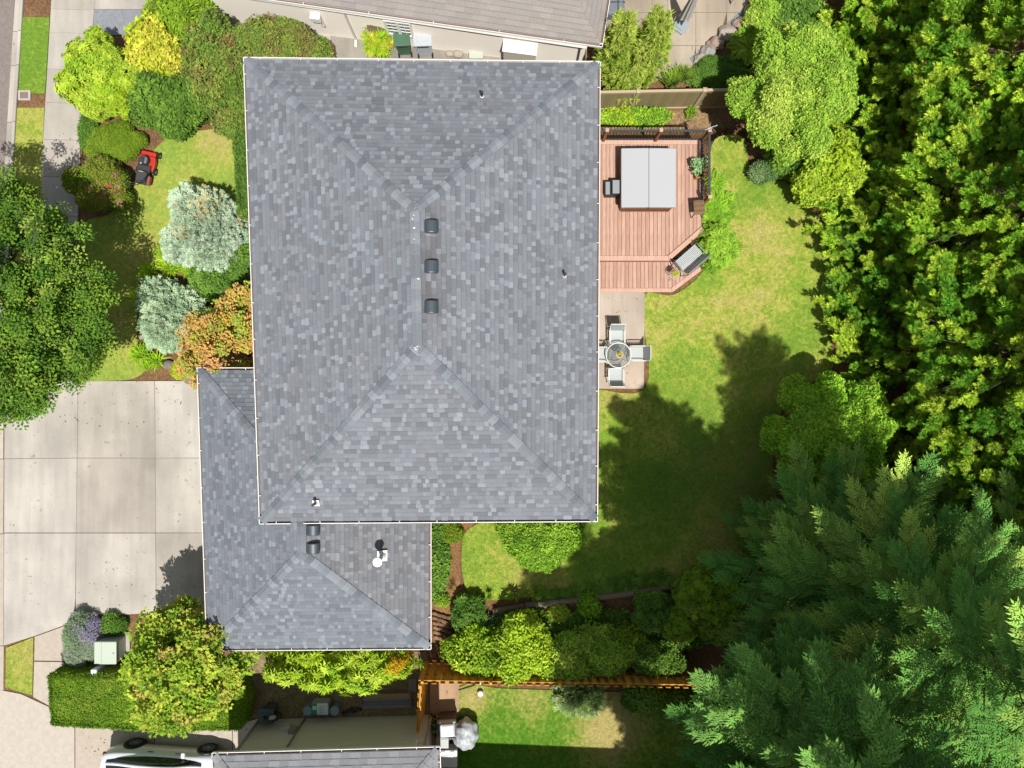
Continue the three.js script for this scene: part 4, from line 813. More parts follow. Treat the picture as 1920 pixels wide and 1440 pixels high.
  shrub('hydrangea_shrub', 'dark green shrub between the big spruce and the west gutter', { px: 458, py: 490, r: [26, 40], top: 1.0, n: 420, leaf: 'mid', pal: PL.shade, lobes: 4 });
  broadTree('japanese_maple', 'orange and gold leaved maple overhanging the garage roof corner', { at: P(508, 642, 0), trunk: 1.4, radius: 0.1, levels: 4, split: [4, 4, 4, 3], spread: 0.86, rise: 0.1, short: 0.66, clumps: 4, puff: 0.32, floor: 1.0, leaf: 'maple', pal: PL.maple, size: 0.95, patch: 2.2, lean: V(-0.05, 1, 0.02), wide: [1.05, 1.2] });
  shrub('groundcover_mound', 'soft yellow green sedge beside the top of the driveway', { px: 348, py: 692, r: [28, 22], top: 0.35, n: 300, leaf: 'tiny', pal: PL.yellow, lobes: 4, stems: 0, size: 0.9 });
  broadTree('street_tree', 'large open green tree with pale branches over the footpath', { at: P(126, 596, 0), trunk: 2.0, radius: 0.17, levels: 5, split: [5, 4, 3, 3, 3], spread: 0.78, rise: 0.03, short: 0.735, clumps: 4, puff: 0.28, floor: 1.6, leaf: 'tree', pal: PL.street, size: 1.0, bark: MT.barkPale, lean: V(-0.02, 1, -0.02), wide: [1, 1.18], patch: 1.7 });
  // lower left
  broadTree('vine_maple', 'yellow green tree at the garage corner above the clipped hedge', { at: V(-10.9, 0, 9.15), trunk: 1.7, radius: 0.1, levels: 4, split: [5, 4, 4, 3], spread: 0.8, rise: 0.08, short: 0.62, clumps: 5, puff: 0.34, floor: 1.0, leaf: 'round', pal: PL.vine, size: 1.05, patch: 1.8, wide: [1, 1.3] });
  hedge('clipped rectangular green hedge between the two driveways', { poly: [[94, 1271], [300, 1270], [440, 1292], [452, 1320], [446, 1364], [300, 1368], [100, 1356]], top: 1.1, n: 5200, leaf: 'tiny', pal: PL.hedge, size: 0.95 });
  shrub('lavender', 'grey green lavender clump beside the pale utility cabinet', { px: 152, py: 1196, r: [38, 52], top: 0.8, n: 800, leaf: 'needle', pal: PL.lavender, lobes: 6, up: 0.9, size: 1.3 });
  tuftPlant('ornamental_grass', 'bright green grass tuft rising from the lavender', 160, 1186, 0.95, 'grass', PL.daylily, { n: 4, spread: 0.05, base: 0.25 });
  shrub('flower_clump', 'small plant with pale pink and purple flowers above the cabinet', { px: 212, py: 1172, r: [25, 18], top: 0.4, n: 260, leaf: 'tiny', pal: PL.shade, lobes: 4, flowers: { every: 2, pal: ['#d9c3c8', '#c58aa8', '#e8d9d4', '#b06ab0'], size: 0.9 } });
  shrub('rhododendron_shrub', 'wide lime green rhododendron under the south gutter of the garage', { px: 632, py: 1250, r: [132, 50], top: 2.5, n: 800, leaf: 'rhodoBig', pal: PL.lime, lobes: 12, lump: 0.45, size: 1.1, core: 0.5 });
  shrub('golden_shrub', 'small yellow gold shrub beside the garage downspout', { px: 742, py: 1238, r: [26, 22], top: 2.3, n: 420, leaf: 'tiny', pal: PL.gold, lobes: 4 });
  // beside the house and along the south border
  shrub('boxwood_shrub', 'round bright green shrub under the south gutter on the back lawn', { px: 1014, py: 1006, r: [92, 56], top: 1.6, n: 2300, leaf: 'small', pal: PL.bright, lobes: 7, lump: 0.1 });
  shrub('groundcover_mound', 'green ferny plants against the garage east wall', { px: 820, py: 1045, r: [18, 70], top: 0.45, n: 700, leaf: 'mid', pal: PL.shade, lobes: 6, stems: 0 });
  shrub('flower_clump', 'salmon pink flowering plant in the corner beside the back lawn', { px: 846, py: 1000, r: [20, 18], top: 0.45, n: 200, leaf: 'tiny', pal: PL.pinkshrub, lobes: 3, flowers: { every: 2, pal: ['#e07f72', '#eb978a'], size: 1.3 } });
  [[838, 1012, 'upper brown sedge tuft on the bark path'], [842, 1044, 'middle brown sedge tuft on the bark path'], [852, 1096, 'lowest brown sedge tuft on the bark path']].forEach(([x, y, l]) => tuftPlant('sedge', l, x, y, 0.6, 'grass', PAL('#8f7a3c', '#7d7436', '#a08a4a'), { n: 2 }));
  shrub('flower_clump', 'pale pink flowers at the foot of the log steps', { px: 828, py: 1124, r: [12, 9], top: 0.3, n: 60, leaf: 'tiny', pal: PL.fresh, lobes: 3, flowers: { every: 2, pal: ['#e8b8a8', '#f0d0c0'] } });
  shrub('hosta', 'dark broad leaved shrub at the west end of the timber edging', { px: 878, py: 1160, r: [38, 38], top: 0.9, n: 420, leaf: 'rhodoBig', pal: PL.shade, lobes: 5, size: 0.85 });
  tuftPlant('ornamental_grass', 'spiky blue green grass fountain behind the timber edging', 912, 1162, 1.35, 'grass', PAL('#8fae7c', '#7f9e6c', '#a0b88a'), { n: 6, spread: 0.06 });
  [[918, 1112, 'bright spiky montbretia clump at the lawn edge'], [965, 1110, 'second spiky clump from the left along the lawn edge'], [1005, 1112, 'third spiky clump along the lawn edge']].forEach(([x, y, l]) => tuftPlant('montbretia', l, x, y, 0.75, 'blade', PL.fresh, { n: 3 }));
  for (let i = 0; i < 9; i++) tuftPlant('fern', ['first', 'second', 'third', 'fourth', 'fifth', 'sixth', 'seventh', 'eighth', 'ninth'][i] + ' fern from the left along the shaded timber edging', 1020 + i * 27, 1121 - i * 4.6 + R(-2, 2), 0.75, 'fern', PL.shade, { n: 3, spread: 0.08, group: 'ferns along the timber edging' });
  shrub('camellia_shrub', 'glossy yellow green shrub climbing over the west end of the wooden fence', { px: 902, py: 1222, r: [62, 46], top: 1.7, core: 0.55, lump: 0.4, n: 1000, leaf: 'mid', pal: PL.lime.concat(PL.fresh), lobes: 7 });
  shrub('camellia_shrub', 'tall glossy shrub with yellowish tips leaning over the wooden fence', { px: 985, py: 1222, r: [64, 62], top: 2.1, n: 1400, leaf: 'mid', pal: PL.fresh.concat(PL.lime), lobes: 10, lump: 0.45, core: 0.5 });
  shrub('bramble', 'loose green bramble sprawling along the middle of the wooden fence', { px: 1105, py: 1225, r: [92, 44], top: 1.6, n: 1500, leaf: 'small', pal: PL.cloud, lobes: 12, lump: 0.5, core: 0.5 });
  shrub('bramble', 'darker bramble at the shaded end of the wooden fence', { px: 1228, py: 1232, r: [56, 34], top: 1.5, n: 900, leaf: 'small', pal: PL.dark, lobes: 6, lump: 0.3 });
  shrub('groundcover_mound', 'yellow green low plant behind the timber edging', { px: 1048, py: 1150, r: [16, 15], top: 0.35, n: 110, leaf: 'small', pal: PL.lime, lobes: 3, stems: 0 });
  shrub('groundcover_mound', 'small leafy plant spilling over the timber edging', { px: 1106, py: 1136, r: [18, 18], top: 0.5, n: 150, leaf: 'mid', pal: PL.bright, lobes: 3, stems: 0 });
  shrub('rhododendron_shrub', 'dark rhododendron behind the east end of the timber edging', { px: 1235, py: 1150, r: [50, 44], top: 1.6, n: 800, leaf: 'rhodo', pal: PL.shade, lobes: 6 });
  shrub('rhododendron_shrub', 'big shaded rhododendron with faded flower heads beside the conifers', { px: 1325, py: 1140, r: [78, 82], top: 2.6, n: 1800, leaf: 'rhodo', pal: PL.hedge, lobes: 9, flowers: { every: 14, pal: ['#a58a6a', '#b09a84'] } });
  shrub('groundcover_mound', 'dark ivy covering the soil below the timber edging', { px: 1120, py: 1172, r: [100, 24], top: 0.3, n: 520, leaf: 'small', pal: PL.shade, lobes: 10, lump: 0.5, core: 0.4, stems: 0 });
  shrub('groundcover_mound', 'ivy and weeds between the broad leaved shrub and the rhododendron', { px: 985, py: 1165, r: [52, 22], top: 0.35, n: 300, leaf: 'mid', pal: PL.dark, lobes: 7, lump: 0.5, core: 0.4, stems: 0 });
  shrub('groundcover_mound', 'low leafy growth at the foot of the wooden fence', { px: 1190, py: 1205, r: [110, 26], top: 0.6, n: 700, leaf: 'small', pal: PL.shade, lobes: 12, lump: 0.5, core: 0.4, stems: 0 });
  shrub('bramble', 'leafy trailing growth filling the gap between the two glossy shrubs', { px: 945, py: 1200, r: [44, 34], top: 1.2, n: 480, leaf: 'small', pal: PL.fresh, lobes: 8, lump: 0.6, core: 0.35 });
  shrub('bramble', 'pale green trailing stems hanging over the middle fence boards', { px: 1050, py: 1248, r: [52, 30], top: 1.75, n: 520, leaf: 'small', pal: PL.cloud, lobes: 9, lump: 0.6, core: 0.3 });
  shrub('bramble', 'light green sprawling growth above the fence near its middle', { px: 1165, py: 1210, r: [60, 34], top: 1.2, n: 560, leaf: 'small', pal: PL.fresh, lobes: 9, lump: 0.6, core: 0.35 });
  shrub('juniper_shrub', 'pale feathery shrub at the fence in the neighbouring lawn', { px: 1085, py: 1306, r: [40, 22], top: 0.6, n: 420, leaf: 'juniper', plume: true, pal: PAL('#a9c07a', '#97b468', '#b4c88c'), lobes: 5, mat: needleMat });
  shrub('laurel_shrub', 'dark green shrub below the fence in the neighbouring garden', { px: 1208, py: 1308, r: [36, 24], top: 0.9, n: 420, leaf: 'mid', pal: PL.shade, lobes: 5 });
  shrub('laurel_shrub', 'small dark shrub below the fence beside the big conifer', { px: 1272, py: 1315, r: [28, 24], top: 0.9, n: 320, leaf: 'mid', pal: PL.dark, lobes: 4 });
  // deck and north side
  [[1342, 400, 'upper lime fern clump at the deck edge'], [1350, 382, 'fern beside the end post of the deck railing'], [1332, 412, 'middle fern behind the woven table']].forEach(([x, y, l]) => tuftPlant('fern', l, x, y, 1.05, 'fern', PL.bright, { n: 5, spread: 0.16 }));
  shrub('fern_mound', 'large bright green fern mound beside the metal bench', { px: 1343, py: 462, r: [30, 38], top: 0.85, n: 90, leaf: 'fern', pal: PL.bright, lobes: 4, size: 0.75, up: 1.2, stems: 0 });
  tuftPlant('fern', 'fern growing through the east deck railing', 1338, 345, 0.8, 'fern', PL.bright, { n: 3 });
  const nb = -0.8;
  shrub('vine_row', 'low bright green leafy plants along the foot of the tan fence', { px: 1185, py: 219, r: [72, 13], top: 0.5, base: nb, n: 330, leaf: 'mid', pal: PL.bright.concat(PL.lime), lobes: 12, lump: 0.4, size: 0.85, stems: 0, core: 0.5 });
  shrub('vine_row', 'small green seedling at the end of the tan fence bed', { px: 1296, py: 210, r: [7, 9], top: 0.3, base: nb, n: 14, leaf: 'mid', pal: PL.fresh, lobes: 2, stems: 0, size: 0.7 });
  const bam = (px, py, top, r, n, label) => {
    const b = P(px, py, nb), t = thing('bamboo', label, 'bamboo', { at: b }), list = [], st = [];
    for (let i = 0; i < n; i++) { const u = Math.pow(rnd(), 0.8), a = R(0, 6.283), rr = r * (0.35 + 0.75 * Math.sin(Math.PI * Math.min(0.95, u + 0.12))) * Math.sqrt(rnd()), p = V(Math.cos(a) * rr, 0.15 + u * top, Math.sin(a) * rr); list.push({ p, q: aim(V(Math.cos(a) * 0.8 + R(-0.4, 0.4), 0.9, Math.sin(a) * 0.8 + R(-0.4, 0.4)), R(0, 6.28)), s: R(0.7, 1.2), c: tint(PL.bamboo, p, 1.5) }); }
    for (let i = 0; i < 9; i++) st.push(rod(V(R(-r, r) * 0.4, 0, R(-r, r) * 0.4), V(R(-r, r) * 0.7, top * R(0.7, 1), R(-r, r) * 0.7), 0.014, 0.005, 5));
    instances('foliage', LEAF.feather, leafMat, list, t); mesh('canes', st, mat('#a8a23f'), t);
  };
  bam(1140, 140, 3.9, 0.5, 330, 'left feathery lime bamboo beside the northeast roof corner'); bam(1196, 142, 4.0, 0.6, 430, 'right taller feathery bamboo between roof corner and grasses'); bam(1168, 158, 1.9, 0.85, 420, 'low bamboo thicket behind the tan fence');
  [[1258, 158, 'left strappy green clump behind the tan fence'], [1278, 152, 'right strappy green clump behind the tan fence']].forEach(([x, y, l]) => tuftPlant('crocosmia', l, x, y, 1.25, 'blade', PL.fresh, { n: 5, spread: 0.2, base: nb }));
  shrub('groundcover_mound', 'deep green groundcover bank behind the tan fence', { px: 1350, py: 142, r: [62, 34], top: 0.5, base: nb, n: 1500, leaf: 'tiny', pal: PL.shade, lobes: 5, stems: 0 });
  [[1400, 92, 'fern on the bank below the boulders'], [1428, 78, 'larger fern at the top of the bank'], [1440, 118, 'fern tucked beside the layered green tree']].forEach(([x, y, l]) => tuftPlant('fern', l, x, y, 1.4, 'fern', PL.fresh, { n: 4, spread: 0.15, base: nb + 0.2 }));
  shrub('juniper_shrub', 'grey green shrub among the boulders at the top edge', { px: 1432, py: 24, r: [30, 34], top: 1.0, base: nb, n: 500, leaf: 'small', pal: PL.cloud, lobes: 5 });
  shrub('groundcover_mound', 'dark ivy bank along the top edge beside the layered tree', { px: 1500, py: 40, r: [60, 60], top: 0.9, base: nb, n: 1500, leaf: 'mid', pal: PL.shade, lobes: 7, stems: 0 });
  // east side
  shrub('layered_tree', 'layered light green tree spreading over the upper right lawn corner', { px: 1495, py: 172, r: [118, 142], top: 4.2, n: 4200, leaf: 'small', pal: PL.cloud, lobes: 20, lump: 0.25, core: 0.22, pads: true, gap: 0.1, category: 'tree', shell: 0.75 });
  shrub('round_shrub', 'round yellow green shrub under the tall conifers', { px: 1560, py: 322, r: [66, 72], top: 2.2, n: 2000, leaf: 'round', pal: PL.lime, lobes: 7, lump: 0.12 });
  shrub('spirea_shrub', 'small grey green shrub at the lawn corner below the layered tree', { px: 1428, py: 322, r: [24, 20], top: 0.8, n: 300, leaf: 'tiny', pal: PAL('#7f9d5e', '#6e8f50', '#93ac70'), lobes: 4 });
  shrub('viburnum_shrub', 'dark glossy shrub between the layered tree and the lawn', { px: 1470, py: 292, r: [32, 38], top: 1.3, n: 500, leaf: 'mid', pal: PL.dark, lobes: 5 });
  shrub('hydrangea_shrub', 'shaded dark green plants in the bed beside the lawn curve', { px: 1582, py: 440, r: [34, 50], top: 0.8, n: 700, leaf: 'mid', pal: PL.shade, lobes: 6 });
  shrub('flower_clump', 'shaded plants with red orange flowers at the lawn edge', { px: 1572, py: 545, r: [24, 46], top: 0.6, n: 420, leaf: 'mid', pal: PL.shade, lobes: 5, flowers: { every: 6, where: 0.5, pal: ['#e0512c', '#d84030'], size: 1.3 } });
  shrub('groundcover_mound', 'dark ivy under the upper conifers beside the bright round shrub', { px: 1640, py: 380, r: [60, 120], top: 0.5, n: 1500, leaf: 'mid', pal: PL.shade, lobes: 12, lump: 0.4, core: 0.6, stems: 0 });
  shrub('groundcover_mound', 'dark ivy under the conifers beside the shaded yuccas', { px: 1640, py: 610, r: [56, 120], top: 0.45, n: 1300, leaf: 'mid', pal: PL.dark, lobes: 12, lump: 0.4, core: 0.6, stems: 0 });
  shrub('groundcover_mound', 'dark ivy behind the layered tree under the topmost conifer', { px: 1640, py: 130, r: [70, 130], top: 0.5, n: 1500, leaf: 'mid', pal: PL.shade, lobes: 12, lump: 0.4, core: 0.6, stems: 0 });
  tuftPlant('yucca', 'upper dark spiky yucca in the shaded bed', 1622, 590, 1.3, 'yucca', PL.dark, { n: 3 });
  tuftPlant('yucca', 'lower dark spiky yucca in the shaded bed', 1600, 632, 1.2, 'yucca', PL.dark, { n: 3 });
  shrub('round_tree', 'low spreading bright green tree at the lower right lawn edge', { px: 1565, py: 822, r: [128, 134], top: 3.2, n: 4600, leaf: 'small', pal: PL.lobed, lobes: 18, lump: 0.25, core: 0.28, pads: true, gap: 0.1, category: 'tree', shell: 0.75 });
  const ord = ['first', 'second', 'third', 'fourth', 'fifth', 'sixth', 'seventh', 'eighth', 'ninth', 'tenth', 'eleventh'];
  seed(301);
  [[16.9, -15.4, 8.8, 5.0], [17.0, -10.6, 9.2, 5.2], [16.7, -5.6, 9.0, 5.1], [17.0, -0.8, 9.0, 5.1], [17.7, 3.6, 8.4, 4.5]].forEach(([x, z, top, r], i) => columnTree('cypress', ['topmost', 'second from the top', 'middle', 'fourth from the top', 'lowest'][i] + ' broad yellow green cypress of the right edge row', { at: V(x, 0, z), top, r, cell: 0.48, sprays: 15, pal: i < 4 ? PL.thuja : PL.thujaLow, group: 'row of cypresses at the right edge' }));
  seed(401);
  const L = (x, z, top, r, label, o = {}) => layerTree(o.name ?? 'cedar_tree', label, { at: V(x, 0, z), top, r, step: 0.34, whorl: 7, dense: 1.0, leaf: 'bough', pal: PL.cedar, hollow: 0.25, ...o });
  L(11.2, 6.5, 18, 4.0, 'tall feathery cedar at the lower right lawn corner', { taper: 1.15, loose: 9 });
  L(14.2, 10.7, 10.5, 4.2, 'tall feathery cedar nearest the bottom right corner', { taper: 1.1, dense: 1.5 });
  L(16.2, 6.0, 10.5, 4.3, 'tall feathery cedar at the right edge below the cypress row', { taper: 1.1, dense: 1.5 });
  L(7.7, 9.3, 18.8, 2.6, 'dark blue green fir rising over the wooden fence end', { name: 'fir_tree', from: 6.6, leaf: 'fir', pal: PL.fir, dense: 2.2, step: 0.3, whorl: 8, size: 1.05, taper: 0.55, loose: 9.5 });
  L(10.3, 12.8, 9.5, 3.0, 'dark blue green fir at the bottom edge beside the cedars', { name: 'fir_tree', from: 2.0, leaf: 'fir', pal: PL.fir, dense: 2.4, step: 0.28, whorl: 9, size: 1.05, taper: 0.6 });
  L(7.5, 17.3, 14, 2.3, 'fir beyond the bottom edge shading the corner of the neighbouring lawn', { name: 'fir_tree', from: 1.5, leaf: 'fir', pal: PL.fir, dense: 1.5, step: 0.4, whorl: 7, size: 1.3, taper: 0.5 });
  L(5.4, 15.9, 20.5, 1.8, 'tall fir beyond the bottom edge shading the back lawn', { name: 'fir_tree', from: 13, leaf: 'fir', pal: PL.fir, dense: 0.9, step: 0.5, whorl: 6, size: 1.3, taper: 0.3, loose: 9 });
}
{
  seed(901);
  const one = leafSet((leaf) => leaf(frame(V(0, 0, 0), 0, 0.1), 0.07, 0.05, [1, 1, 1], 0.2, 0.1)), list = [];
  const drop = (px0, py0, px1, py1, n, y, cols) => { for (let i = 0; i < n; i++) { const u = R(0, 1), p = P(lerp(px0, px1, R(0, 1)), lerp(py0, py1, u), 0); p.y = y; list.push({ p, q: aim(V(R(-0.3, 0.3), 1, R(-0.3, 0.3)), R(0, 6.28)), s: R(0.5, 1.1), c: C(pick(cols)) }); } };
  drop(10, 715, 370, 800, 60, 0.056, ['#8a7a4a', '#a08a50', '#6f7a34', '#b09060']); drop(90, 240, 150, 700, 60, 0.066, ['#8a7a4a', '#a08a50', '#6f7a34']); drop(150, 1090, 370, 1148, 30, 0.056, ['#8a8a3a', '#b0a050']); drop(150, 1370, 430, 1440, 50, 0.046, ['#8a8a3a', '#b0a050', '#9a7a4a']);
  drop(1130, 560, 1205, 720, 14, 0.066, ['#8a7a4a', '#a08a50']); drop(500, 1230, 780, 1330, 70, 0.04, ['#7a6a3a', '#8f8a4a', '#a0804a']); drop(460, 1350, 480, 1400, 6, 0.046, ['#8a7a4a']);
  drop(150, 420, 260, 700, 50, 0.045, ['#b09a50', '#8f8a3a', '#c0a860']); drop(1210, 560, 1540, 1080, 110, 0.045, ['#b8a060', '#8f8a3a', '#c8b478', '#e0d8c0']);
  tag(instances('fallen_leaves', one, leafMat, list, scene), 'scattered fallen leaves on drive, paths and lawns', 'leaves', { kind: 'stuff' });
}
// ---------- deck, railing and what stands on it ----------
const HD = 0.5;
{
  seed(501);
  const t = thing('deck', 'salmon coloured plank deck with dark railing behind the house', 'deck');
  const W = (px, py, h = HD) => P(px, py, h), x0 = 2.0, x1 = W(1317, 0).x, zN = W(0, 271).z, zS = W(0, 479).z, pitch = 0.1455;
  const dA = W(1250, 480), dB = W(1314, 424);
  const endZ = (x) => (x < dA.x ? zS : lerp(dA.z, dB.z, (x - dA.x) / (dB.x - dA.x)));
  let n = 0;
  for (let x = x0; x + 0.14 < x1 + 0.02; x += pitch) {
    const a = x + 0.006, b = x + pitch - 0.006, za = endZ(a), zb = Math.min(endZ(b), za);
    mesh('board', prism([[a, zN], [b, zN], [b, zb], [a, za]], HD - 0.028, HD, 0.004), MT.deck[(n++ * 7 + (n >> 2)) % 3], t);
  }
  mesh('border_board', prism([[x0, zN - 0.185], [x1, zN - 0.185], [x1, zN - 0.006], [x0, zN - 0.006]], HD - 0.028, HD + 0.001, 0.004), MT.deckBorder, t);
  mesh('border_board', prism([[x0, zS + 0.006], [dA.x + 0.04, zS + 0.006], [dA.x + 0.1, zS + 0.19], [x0, zS + 0.19]], HD - 0.028, HD + 0.001, 0.004), MT.deckBorder, t);
  mesh('border_board', prism([[dA.x + 0.05, zS + 0.006], [dB.x + 0.03, dB.z + 0.02], [dB.x + 0.12, dB.z + 0.16], [dA.x + 0.11, zS + 0.19]], HD - 0.028, HD + 0.001, 0.004), MT.deckBorder, t);
  const skirt = mat('#a87a66', { map: T.wood });
  mesh('skirt', [prism([[x0, zN - 0.17], [x1 - 0.01, zN - 0.17], [x1 - 0.01, dB.z + 0.1], [dA.x, zS + 0.17], [x0, zS + 0.17]], -0.82, HD - 0.03)], skirt, t);
  // lower step
  const hs = 0.3, sN = W(0, 491, hs).z, sS = W(0, 540, hs).z, sA = W(1258, 540, hs), sB = W(1312, 500, hs);
  n = 0;
  for (let x = x0; x + 0.14 < sB.x; x += pitch) {
    const f = (q) => (q < sA.x ? sS : lerp(sA.z, sB.z, (q - sA.x) / (sB.x - sA.x))), g = (q) => Math.max(sN, endZ(q) + 0.25), a = x + 0.006, b = x + pitch - 0.006;
    if (f(b) - sN < 0.08) continue;
    mesh('step_board', prism([[a, sN], [b, sN], [b, f(b)], [a, f(a)]], hs - 0.028, hs, 0.004), MT.deck[(n++ * 5 + 1) % 3], t);
  }
  mesh('border_board', prism([[x0, sS + 0.006], [sA.x, sS + 0.006], [sA.x + 0.06, sS + 0.15], [x0, sS + 0.15]], hs - 0.028, hs, 0.004), MT.deckBorder, t);
  mesh('border_board', prism([[sA.x + 0.008, sS + 0.004], [sB.x, sB.z + 0.004], [sB.x + 0.09, sB.z + 0.12], [sA.x + 0.066, sS + 0.15]], hs - 0.028, hs, 0.004), MT.deckBorder, t);
  mesh('step_skirt', prism([[x0, sN - 0.1], [sB.x, sN - 0.1], [sB.x, sB.z], [sA.x, sS + 0.12], [x0, sS + 0.12]], 0.0, hs - 0.03), skirt, t);
  // railing
  const r = new THREE.Group(); r.name = 'railing'; t.add(r);
  const zr = zN - 0.15, xr = x1 - 0.02, top = HD + 1.0, zEnd = P(0, 370, top).z;
  for (const [px, z] of [[1138, zr], [1239, zr]]) { const x = P(px, 0, top).x; mesh('post', [box(0.1, 1.12, 0.1, x, HD + 0.5, z)], MT.redwood, r); mesh('post_cap', rbox(0.13, 0.05, 0.13, 0.015, x, top + 0.075, z), MT.deckBorder, r); }
  for (const [x, z] of [[xr, zr], [xr, zEnd]]) { mesh('post', [box(0.1, 1.12, 0.1, x, HD + 0.5, z)], MT.redwood, r); mesh('post_cap', rbox(0.13, 0.05, 0.13, 0.015, x, top + 0.075, z), MT.deckBorder, r); }
  mesh('top_rail', bar(V(x0, top, zr), V(xr - 0.05, top, zr), 0.075, 0.045), MT.rail, r); mesh('top_rail', bar(V(xr, top, zr + 0.05), V(xr, top, zEnd - 0.05), 0.075, 0.045), MT.rail, r);
  mesh('bottom_rail', bar(V(x0, HD + 0.12, zr), V(xr - 0.05, HD + 0.12, zr), 0.05, 0.04), MT.rail, r); mesh('bottom_rail', bar(V(xr, HD + 0.12, zr + 0.05), V(xr, HD + 0.12, zEnd - 0.05), 0.05, 0.04), MT.rail, r);
  const bal = boxUV(plain(new THREE.CylinderGeometry(0.0105, 0.0105, 0.86, 6)));
  for (let x = x0 + 0.1; x < xr - 0.08; x += 0.118) share('baluster', bal, MT.black, r, V(x, HD + 0.56, zr));
  for (let z = zr + 0.12; z < zEnd - 0.06; z += 0.118) share('baluster', bal, MT.black, r, V(xr, HD + 0.56, z));
  const or = thing('garden_ornament', 'thin crossed metal wind spinner on the corner post of the railing', 'ornament', { at: V(xr, top + 0.1, zr) });
  mesh('stem', rod(V(0, 0, 0), V(0, 0.12, 0), 0.012), MT.steel, or);
  mesh('blades', [rod(V(-0.2, 0.1, 0.03), V(0.2, 0.16, -0.1), 0.014), rod(V(-0.05, 0.12, -0.1), V(0.16, 0.14, 0.12), 0.012), rod(V(-0.22, 0.13, 0.05), V(0.02, 0.15, 0), 0.012)], MT.steel, or);
}
{
  const c0 = P(1165, 277, 1.36), c1 = P(1268.5, 388, 1.36), w = c1.x - c0.x, d = c1.z - c0.z, cx = (c0.x + c1.x) / 2, cz = (c0.z + c1.z) / 2;
  const t = thing('hot_tub', 'square hot tub under a pale grey folding cover on the deck', 'hot tub', { at: V(cx, HD, cz) });
  mesh('cabinet', rbox(w - 0.1, 0.74, d - 0.1, 0.05, 0, 0.37, 0), mat('#a87c64', { map: T.wood }), t);
  const slat = boxUV(plain(new THREE.BoxGeometry(0.05, 0.6, 0.02)));
  for (let i = 0; i < 24; i++) share('slat', slat, MT.redwood, t, V(-w / 2 + 0.14 + i * (w - 0.28) / 23, 0.33, d / 2 - 0.04));
  const vinyl = mat('#c6c7ca', { roughness: 0.6 });
  for (const s of [-1, 1]) {
    const g = rbox(w / 2 - 0.006, 0.1, d, 0.025, 0, 0, 0), p = g.attributes.position;
    for (let i = 0; i < p.count; i++) if (p.getY(i) > 0) p.setY(i, p.getY(i) - 0.03 * Math.abs(p.getX(i) * s + (w / 4)) / (w / 2));
    g.computeVertexNormals();
    put(g, s * w / 4, 0.8, 0, 0, 0, s * -0.006);
    mesh('cover_half', g, vinyl, t);
  }
  mesh('cover_skirt', [box(w - 0.03, 0.1, 0.02, 0, 0.71, d / 2 - 0.015), box(w - 0.03, 0.1, 0.02, 0, 0.71, -d / 2 + 0.015), box(0.02, 0.1, d - 0.05, -w / 2 + 0.015, 0.71, 0), box(0.02, 0.1, d - 0.05, w / 2 - 0.015, 0.71, 0)], mat('#b2b3b6'), t);
  mesh('handle', bar(V(-0.06, 0.72, d / 2 + 0.01), V(0.06, 0.72, d / 2 + 0.01), 0.02, 0.05), MT.charcoal, t);
}
{
  const t = thing('tub_steps', 'black two tread step unit beside the hot tub', 'steps', { at: P(1145, 358, HD) });
  mesh('frame', [box(0.5, 0.36, 0.5, 0.0, 0.18, 0, 0), box(0.3, 0.2, 0.5, 0.12, 0.44, 0)], MT.black, t);
  mesh('tread', rbox(0.16, 0.04, 0.46, 0.015, -0.16, 0.38, 0), mat('#9fa6ab', { roughness: 0.5 }), t);
  mesh('tread', rbox(0.26, 0.04, 0.48, 0.015, 0.12, 0.56, 0), mat('#9fa6ab', { roughness: 0.5 }), t);
}
{
  // bench at the cut corner, its back to the lawn
  const t = thing('bench', 'grey metal mesh bench at the angled deck corner', 'bench', { at: P(1286, 489, HD - 0.2), turn: 0.72 });
  const metal = mat('#8f9599', { roughness: 0.4, metalness: 0.3 }), sl = mat('#c3caca', { roughness: 0.6 });
  for (let i = 0; i < 9; i++) mesh('seat_slat', box(1.0, 0.012, 0.045, 0, 0.46, -0.22 + i * 0.055), sl, t);
  for (let i = 0; i < 9; i++) mesh('back_slat', box(1.0, 0.045, 0.012, 0, 0.52 + i * 0.052, 0.27 + i * 0.014, 0, 0.25), sl, t);
  for (const x of [-0.52, 0.52]) {
    mesh('arm', tube([V(x, 0.47, -0.25), V(x, 0.68, -0.24), V(x, 0.7, 0), V(x, 0.66, 0.3)], 0.018, 16, 6), metal, t);
    mesh('leg', rod(V(x, 0, -0.22), V(x, 0.47, -0.25), 0.018), metal, t);
    mesh('leg', rod(V(x, 0, 0.3), V(x, 0.98, 0.42), 0.018), metal, t);
  }
  mesh('back_frame', [rod(V(-0.52, 0.98, 0.42), V(0.52, 0.98, 0.42), 0.018), rod(V(-0.52, 0.46, 0.26), V(0.52, 0.46, 0.26), 0.015)], metal, t);
  mesh('seat_frame', [rod(V(-0.52, 0.45, -0.25), V(0.52, 0.45, -0.25), 0.015)], metal, t);
}
